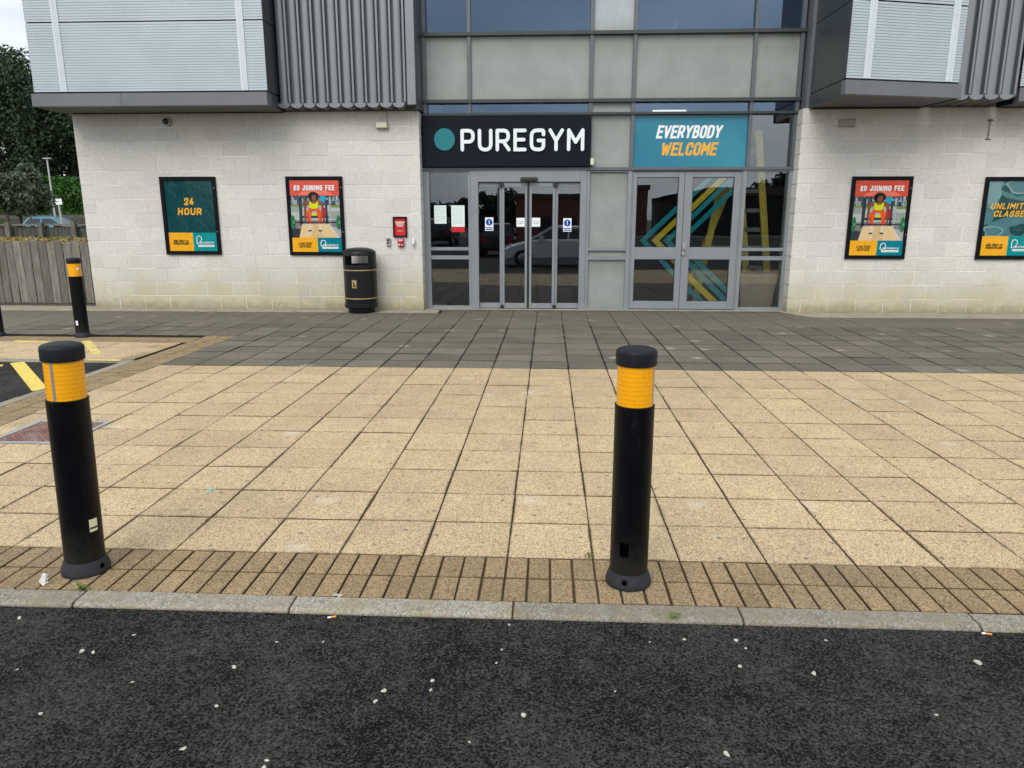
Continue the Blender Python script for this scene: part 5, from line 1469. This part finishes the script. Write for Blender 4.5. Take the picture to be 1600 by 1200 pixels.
# ---------------------------------------------------------------- cars
def car(x, y, z, rot, paint, label, group=None, L=4.05, Wd=1.72, H=1.46):
    t = thing('parked_car', label, 'car', (x, y, z), group, rot)
    def prof_obj(name, pts, hw, mat, shrink=None):
        bm = B(); n = len(pts)
        def ring(yv, sc): return [bm.verts.new((p[0], yv, p[1])) for p in pts]
        rs = []
        for yv, k in ((-hw, 1), (-hw * .92, 0), (hw * .92, 0), (hw, 1)):
            rs.append([bm.verts.new((p[0] * (.985 if k else 1), yv, (p[1] if not k else (p[1] - .62) * .86 + .60))) for p in pts])
        for a, b in zip(rs, rs[1:]):
            for i in range(n): bm.faces.new((a[i], a[(i + 1) % n], b[(i + 1) % n], b[i]))
        bm.faces.new(rs[0][::-1]); bm.faces.new(rs[-1])
        return obj(name, bm, mat, t, smooth=35, local=True)
    l = L / 2
    wheel = (-l + .78, l - .70)
    def arch(cx): return [(cx + .35 * math.cos(a), .30 + .35 * math.sin(a)) for a in [math.pi - math.pi * i / 8 for i in range(9)]]
    low = [(-l + .02, .24)] + [p for p in arch(wheel[0]) if p[1] >= .2] + [p for p in arch(wheel[1]) if p[1] >= .2] + [(l - .02, .30), (l, .55), (l - .05, .92), (l - .25, .98), (-l + 1.25, .98), (-l + .98, .93), (-l + .35, .78), (-l + .04, .62), (-l, .42)]
    prof_obj('body', low, Wd / 2, paint)
    bm = B()                                       # glasshouse
    bot = [(-l + 1.02, .94), (l - .16, .97)]; topx = (-l + 1.82, l - .55)
    hw0, hw1 = Wd / 2 * .93, Wd / 2 * .70
    v = [bm.verts.new(p) for p in ((bot[0][0], -hw0, bot[0][1]), (bot[1][0], -hw0, bot[1][1]), (bot[1][0], hw0, bot[1][1]), (bot[0][0], hw0, bot[0][1]), (topx[0], -hw1, H - .07), (topx[1], -hw1, H - .07), (topx[1], hw1, H - .07), (topx[0], hw1, H - .07))]
    for f in ((0, 1, 5, 4), (1, 2, 6, 5), (2, 3, 7, 6), (3, 0, 4, 7)): bm.faces.new([v[i] for i in f])
    obj('windows', bm, 'car_glass', t, local=True)
    bm = B()
    a = [bm.verts.new(p) for p in ((topx[0], -hw1, H - .10), (topx[1], -hw1, H - .10), (topx[1], hw1, H - .10), (topx[0], hw1, H - .10))]
    c = [bm.verts.new(p) for p in ((topx[0] + .22, -hw1 * .82, H), (topx[1] - .12, -hw1 * .82, H - .01), (topx[1] - .12, hw1 * .82, H - .01), (topx[0] + .22, hw1 * .82, H))]
    bm.faces.new(c)
    for i in range(4): bm.faces.new((a[i], a[(i + 1) % 4], c[(i + 1) % 4], c[i]))
    obj('roof', bm, paint, t, smooth=50, local=True)
    bm = B()
    for s in (-1, 1):
        for (xa, za), (xb, zb) in (((bot[0][0], .95), (topx[0], H - .07)), ((-l + 2.35, .96), (-l + 2.42, H - .07)), ((bot[1][0], .96), (topx[1], H - .07)), ((topx[0], H - .075), (topx[1], H - .075))):
            k0 = hw0 if za < 1.2 else hw1
            beam(bm, (xa, s * (k0 + .004), za), (xb, s * (hw1 + .006), zb), .07, .03)
    obj('pillars', bm, paint, t, local=True)
    for s in (-1, 1):
        for wx in wheel:
            bm = B(); tube(bm, (wx, s * (Wd / 2 - .21), .30), (wx, s * (Wd / 2 - .01), .30), .30, seg=24); wl = obj('wheel', bm, 'tyre', t, smooth=40, local=True)
            bm = B(); tube(bm, (wx, s * (Wd / 2 - .01), .30), (wx, s * (Wd / 2 + .003), .30), .19, .17, seg=10); obj('rim', bm, 'rim', wl, smooth=40, local=True)
        bm = B(); box(bm, -l + .03, -l + .34, s * Wd / 2 * .62 - .14, s * Wd / 2 * .62 + .14, .66, .78)
        for q in bm.verts: q.co.z += (q.co.x + l - .2) * .42
        obj('headlight', bm, 'lens', t, local=True)
        bm = B(); box(bm, -l + 1.35, -l + 1.50, s * (Wd / 2 + .02) - .09, s * (Wd / 2 + .02) + .09, .98, 1.10); obj('mirror', bm, paint, t, local=True)
        bm = B(); box(bm, l - .10, l - .005, s * Wd / 2 * .72 - .12, s * Wd / 2 * .72 + .12, .72, .92); obj('tail_light', bm, 'red_box', t, local=True)
    bm = B(); box(bm, -l - .008, -l + .06, -.50, .50, .30, .46); obj('grille', bm, 'black_rubber', t, local=True)
    return t
car(-28.2, 39.0, .10, R(180), 'car_blue', 'blue car whose roof shows above the fences at the far left', None, 3.7, 1.7, 1.48)
# the car park behind the viewpoint, mirrored in the glass
car(.75, -5.35, -.02, 0, 'car_white', 'white hatchback behind the viewpoint, mirrored in the sliding doors', 'cars in the car park')
car(13.5, -12.2, -.02, R(8), 'car_white', 'second white hatchback further back in the car park', 'cars in the car park')
car(-1.9, -15.0, -.02, R(90), 'car_black', 'black car facing the building across the car park', 'cars in the car park', 4.2, 1.78, 1.6)
car(-6.0, -20.0, -.02, R(90), 'car_black', 'black car parked farther left across the car park', 'cars in the car park', 4.2, 1.78, 1.5)
bb = thing('brick_house', 'brown brick building with gabled roof across the car park', 'building', (9, -52, 0))
part_box('wall', -2.0, 9.5, -60, -50, 0, 4.1, 'brick_red', bb); part_box('wall', 11.5, 30, -62, -48, 0, 3.5, 'dark_render', bb)
bm = B(); wallprism(bm, [(11.2, 3.51), (30.3, 3.51), (28, 4.1), (22, 4.3), (15, 4.2)], -62.3, -47.8); obj('roof', bm, 'roof_tile', bb)
part_box('roof', -2.3, 9.7, -60.3, -49.8, 4.11, 4.5, 'roof_tile', bb)
for k in range(4): part_box('window', .2 + 2.3 * k, 1.4 + 2.3 * k, -49.98, -49.94, 1.0, 2.4, 'car_glass', bb)
for (x, y, h, wh) in ((-8.5, -24, 7.5, 'nearest the road'), (-14, -34, 7.5, 'farthest left'), (-3, -36, 7.0, 'left of the brick building'), (12, -44, 8, 'before the dark building')):
    t = thing('lamp_post', 'grey car park lamp post ' + wh, 'lamp post', (x, y, 0), 'lamp posts in the car park')
    bm = B(); tube(bm, (x, y, -.02), (x, y, h), .075, .05, 8); obj('column', bm, 'lamp_post', t); part_box('lantern', x - .05, x + 1.1, y - .1, y + .1, h - .05, h + .06, 'lamp_post', t)
for i, (x, y, h, r) in enumerate(((-30, -72, 3.4, 6.5), (-20, -76, 3.6, 6.0), (-11, -70, 3.4, 5.6), (-4.5, -70, 5.6, 5.5), (28, -64, 7, 6), (38, -60, 7, 6), (-42, -58, 6.5, 6.5))):
    tree('tree', x, y, 0, h, r, h * .42, ('bushy dark tree at the far side of the car park, ' + ('farthest left', 'second from the left', 'third from the left', 'left of the brick building', 'right of the brick building', 'farthest right', 'at the left corner')[i]), 5000, .34, 'leaf_dark', 40, .2, 'trees beyond the car park')

# ---------------------------------------------------------------- litter and weeds
def chip(x, y, s, rot, label='white stone chip lying on the dark asphalt', flatn=.16):
    bm = B(); n = 7
    rr = [s * (.50 + .75 * rng.random()) for _ in range(n)]
    lo = [bm.verts.new((rr[i] * math.cos(2 * math.pi * i / n), rr[i] * .68 * math.sin(2 * math.pi * i / n), 0)) for i in range(n)]
    hi = [bm.verts.new((.72 * rr[i] * math.cos(2 * math.pi * i / n + .1), .5 * rr[i] * math.sin(2 * math.pi * i / n + .1), s * flatn * (.7 + .5 * rng.random()))) for i in range(n)]
    bm.faces.new(lo[::-1]); bm.faces.new(hi)
    for i in range(n): bm.faces.new((lo[i], lo[(i + 1) % n], hi[(i + 1) % n], hi[i]))
    o = obj('stone_chip', bm, 'chip', None, local=True, loc=(x, y, -.0195)); o.rotation_euler = (0, 0, rot)
    return tag(o, label, 'stone chip', 'white chips scattered on the asphalt')
big = {18: 'elongated bright white chip on the asphalt near the right edge', 23: None, 3: 'pair half of white crushed chip on the asphalt between the bollards', }
LIT = [(-1.541, -.807, .016), (-1.493, -.813, .012), (-.933, -.877, .014), (-.367, -.984, .014), (-.384, -1.042, .011), (-.208, -.973, .012), (-.212, -.92, .011), (-.902, -1.091, .010), (-1.456, -1.157, .012), (.111, -1.086, .013), (.004, -.807, .008), (-.914, -1.292, .011), (-.642, -1.327, .010), (.727, -1.231, .018), (.88, -.784, .012), (.908, -.614, .012), (.711, -.62, .010), (1.132, -.813, .013), (1.748, -.718, .023), (.036, -.549, .008), (.019, -.722, .008), (-1.405, -.693, .009), (-1.937, -.593, .015), (-.662, -.704, .007), (-.839, -.713, .007), (.577, -.644, .007), (.93, -.669, .008), (-.64, -1.36, .016), (-1.25, -.98, .007), (1.45, -1.02, .007), (-.05, -1.22, .006), (.42, -.95, .007), (1.25, -.60, .007), (-1.7, -.93, .007), (.60, -1.30, .007)]
NAMED = {18: 'brightest elongated white chip on the asphalt near the right kerb end', 13: 'large flat white chip on the asphalt below the right front bollard', 3: 'upper of two close white chips on the asphalt left of centre', 4: 'lower of two close white chips on the asphalt left of centre',
         0: 'left of two side by side white chips below the left front bollard', 1: 'right of two side by side white chips below the left front bollard', 2: 'single white chip on the asphalt halfway between the two pairs', 9: 'single white chip on the asphalt in line with the sliding doors'}
for i, (x, y, s) in enumerate(LIT):
    chip(x, y, s, rng.random() * 6.28, NAMED.get(i, 'white stone chip lying on the dark asphalt'))
for (x, y, rot, lab) in ((-.679, -.535, .35, 'cigarette butt lying against the kerb left of centre'), (1.883, -.53, -.2, 'cigarette butt lying against the kerb at the far right')):
    t = thing('cigarette_butt', lab, 'cigarette butt', (x, y, -.0195), 'cigarette butts by the kerb', rot)
    bm = B(); tube(bm, (-.004, 0, .0042), (.018, 0, .0042), .004, seg=10); obj('filter', bm, 'butt_orange', t, local=True, smooth=60)
    bm = B(); tube(bm, (-.016, 0, .0042), (-.0042, 0, .0042), .0041, seg=10); obj('paper', bm, 'white', t, local=True, smooth=60)
bm = B()
for k in range(26):
    u = k / 25; a = rng.normal(0, .25); p = Vector((-1.988 + .012 * u, -.372 + .004 * u, .003 + .045 * u)); q = p + Vector((.018 * (1 - u * .6) * (1 if k % 2 else -1), .006 * rng.normal(), .012))
    beam(bm, p, q, .006, .0008)
tag(obj('feather', bm, 'feather'), 'small white feather on the block edging before the left front bollard', 'feather')
bm = B(); prism(bm, [(-1.80, .775), (-1.765, .778), (-1.768, .797), (-1.795, .792)], .0, .004); tag(obj('wrapper', bm, 'bluebit'), 'tiny blue wrapper scrap on the buff pavers', 'wrapper')
for (x, y, lab) in ((-.693, -.392, 'flattened white dropping on the kerb edge left of centre'), (1.013, .281, 'white dropping on a buff paver right of the front bollard')):
    bm = B()
    for k in range(6):
        a = rng.random() * 6.28; r = .005 + .007 * rng.random(); cx, cy = x + rng.normal(0, .010), y + rng.normal(0, .006)
        prism(bm, [(cx + r * math.cos(t) * (.7 + .5 * rng.random()), cy + r * .6 * math.sin(t)) for t in [2 * math.pi * i / 7 for i in range(7)]], .0015, .0028 + .0004 * k)
    tag(obj('dropping', bm, 'chip'), lab, 'bird dropping')
for (x, y, n, s, lab) in ((.693, -.505, 34, .007, 'small green weed growing from the kerb foot right of centre'), (-1.80, -.398, 60, .008, 'mossy weed at the kerb joint under the left front bollard'), (.375, .01, 40, .007, 'thin weed tuft in the paving joint beside the front bollard')):
    t = thing('weed', lab, 'weed', (x, y, -.01))
    pts = np.stack([x + rng.normal(0, .015, n), y + rng.normal(0, .006, n), .002 + .026 * rng.random(n)], 1)
    leaves('leaves', pts, s, 'weed', t, .2)
# moss and crumbs in the wide joints
n = 9000
gx = np.round((-4 + 10 * rng.random(n)) / .4) * .4 + rng.normal(0, .006, n); gy = 4.4 * rng.random(n)
keep = (np.sin(gx * 7.1 + gy * 2.3) + np.sin(gy * 5.3 + gx * 3)) > .3
pts = np.stack([gx, gy, np.full(n, -.002) + .002 * rng.random(n)], 1)[keep]
o = leaves('joint_moss', pts, .0065, 'joint', None, 1.2, 'stuff')
# pale crumbs of leaf litter before the wall
n = 260
pts = np.stack([-7 + 6.2 * rng.random(n), 8.95 - 1.2 * rng.random(n) ** 2, np.full(n, .004)], 1)
o = leaves('leaf_crumbs', pts, .012, 'dry_weed', None, 4, 'stuff')
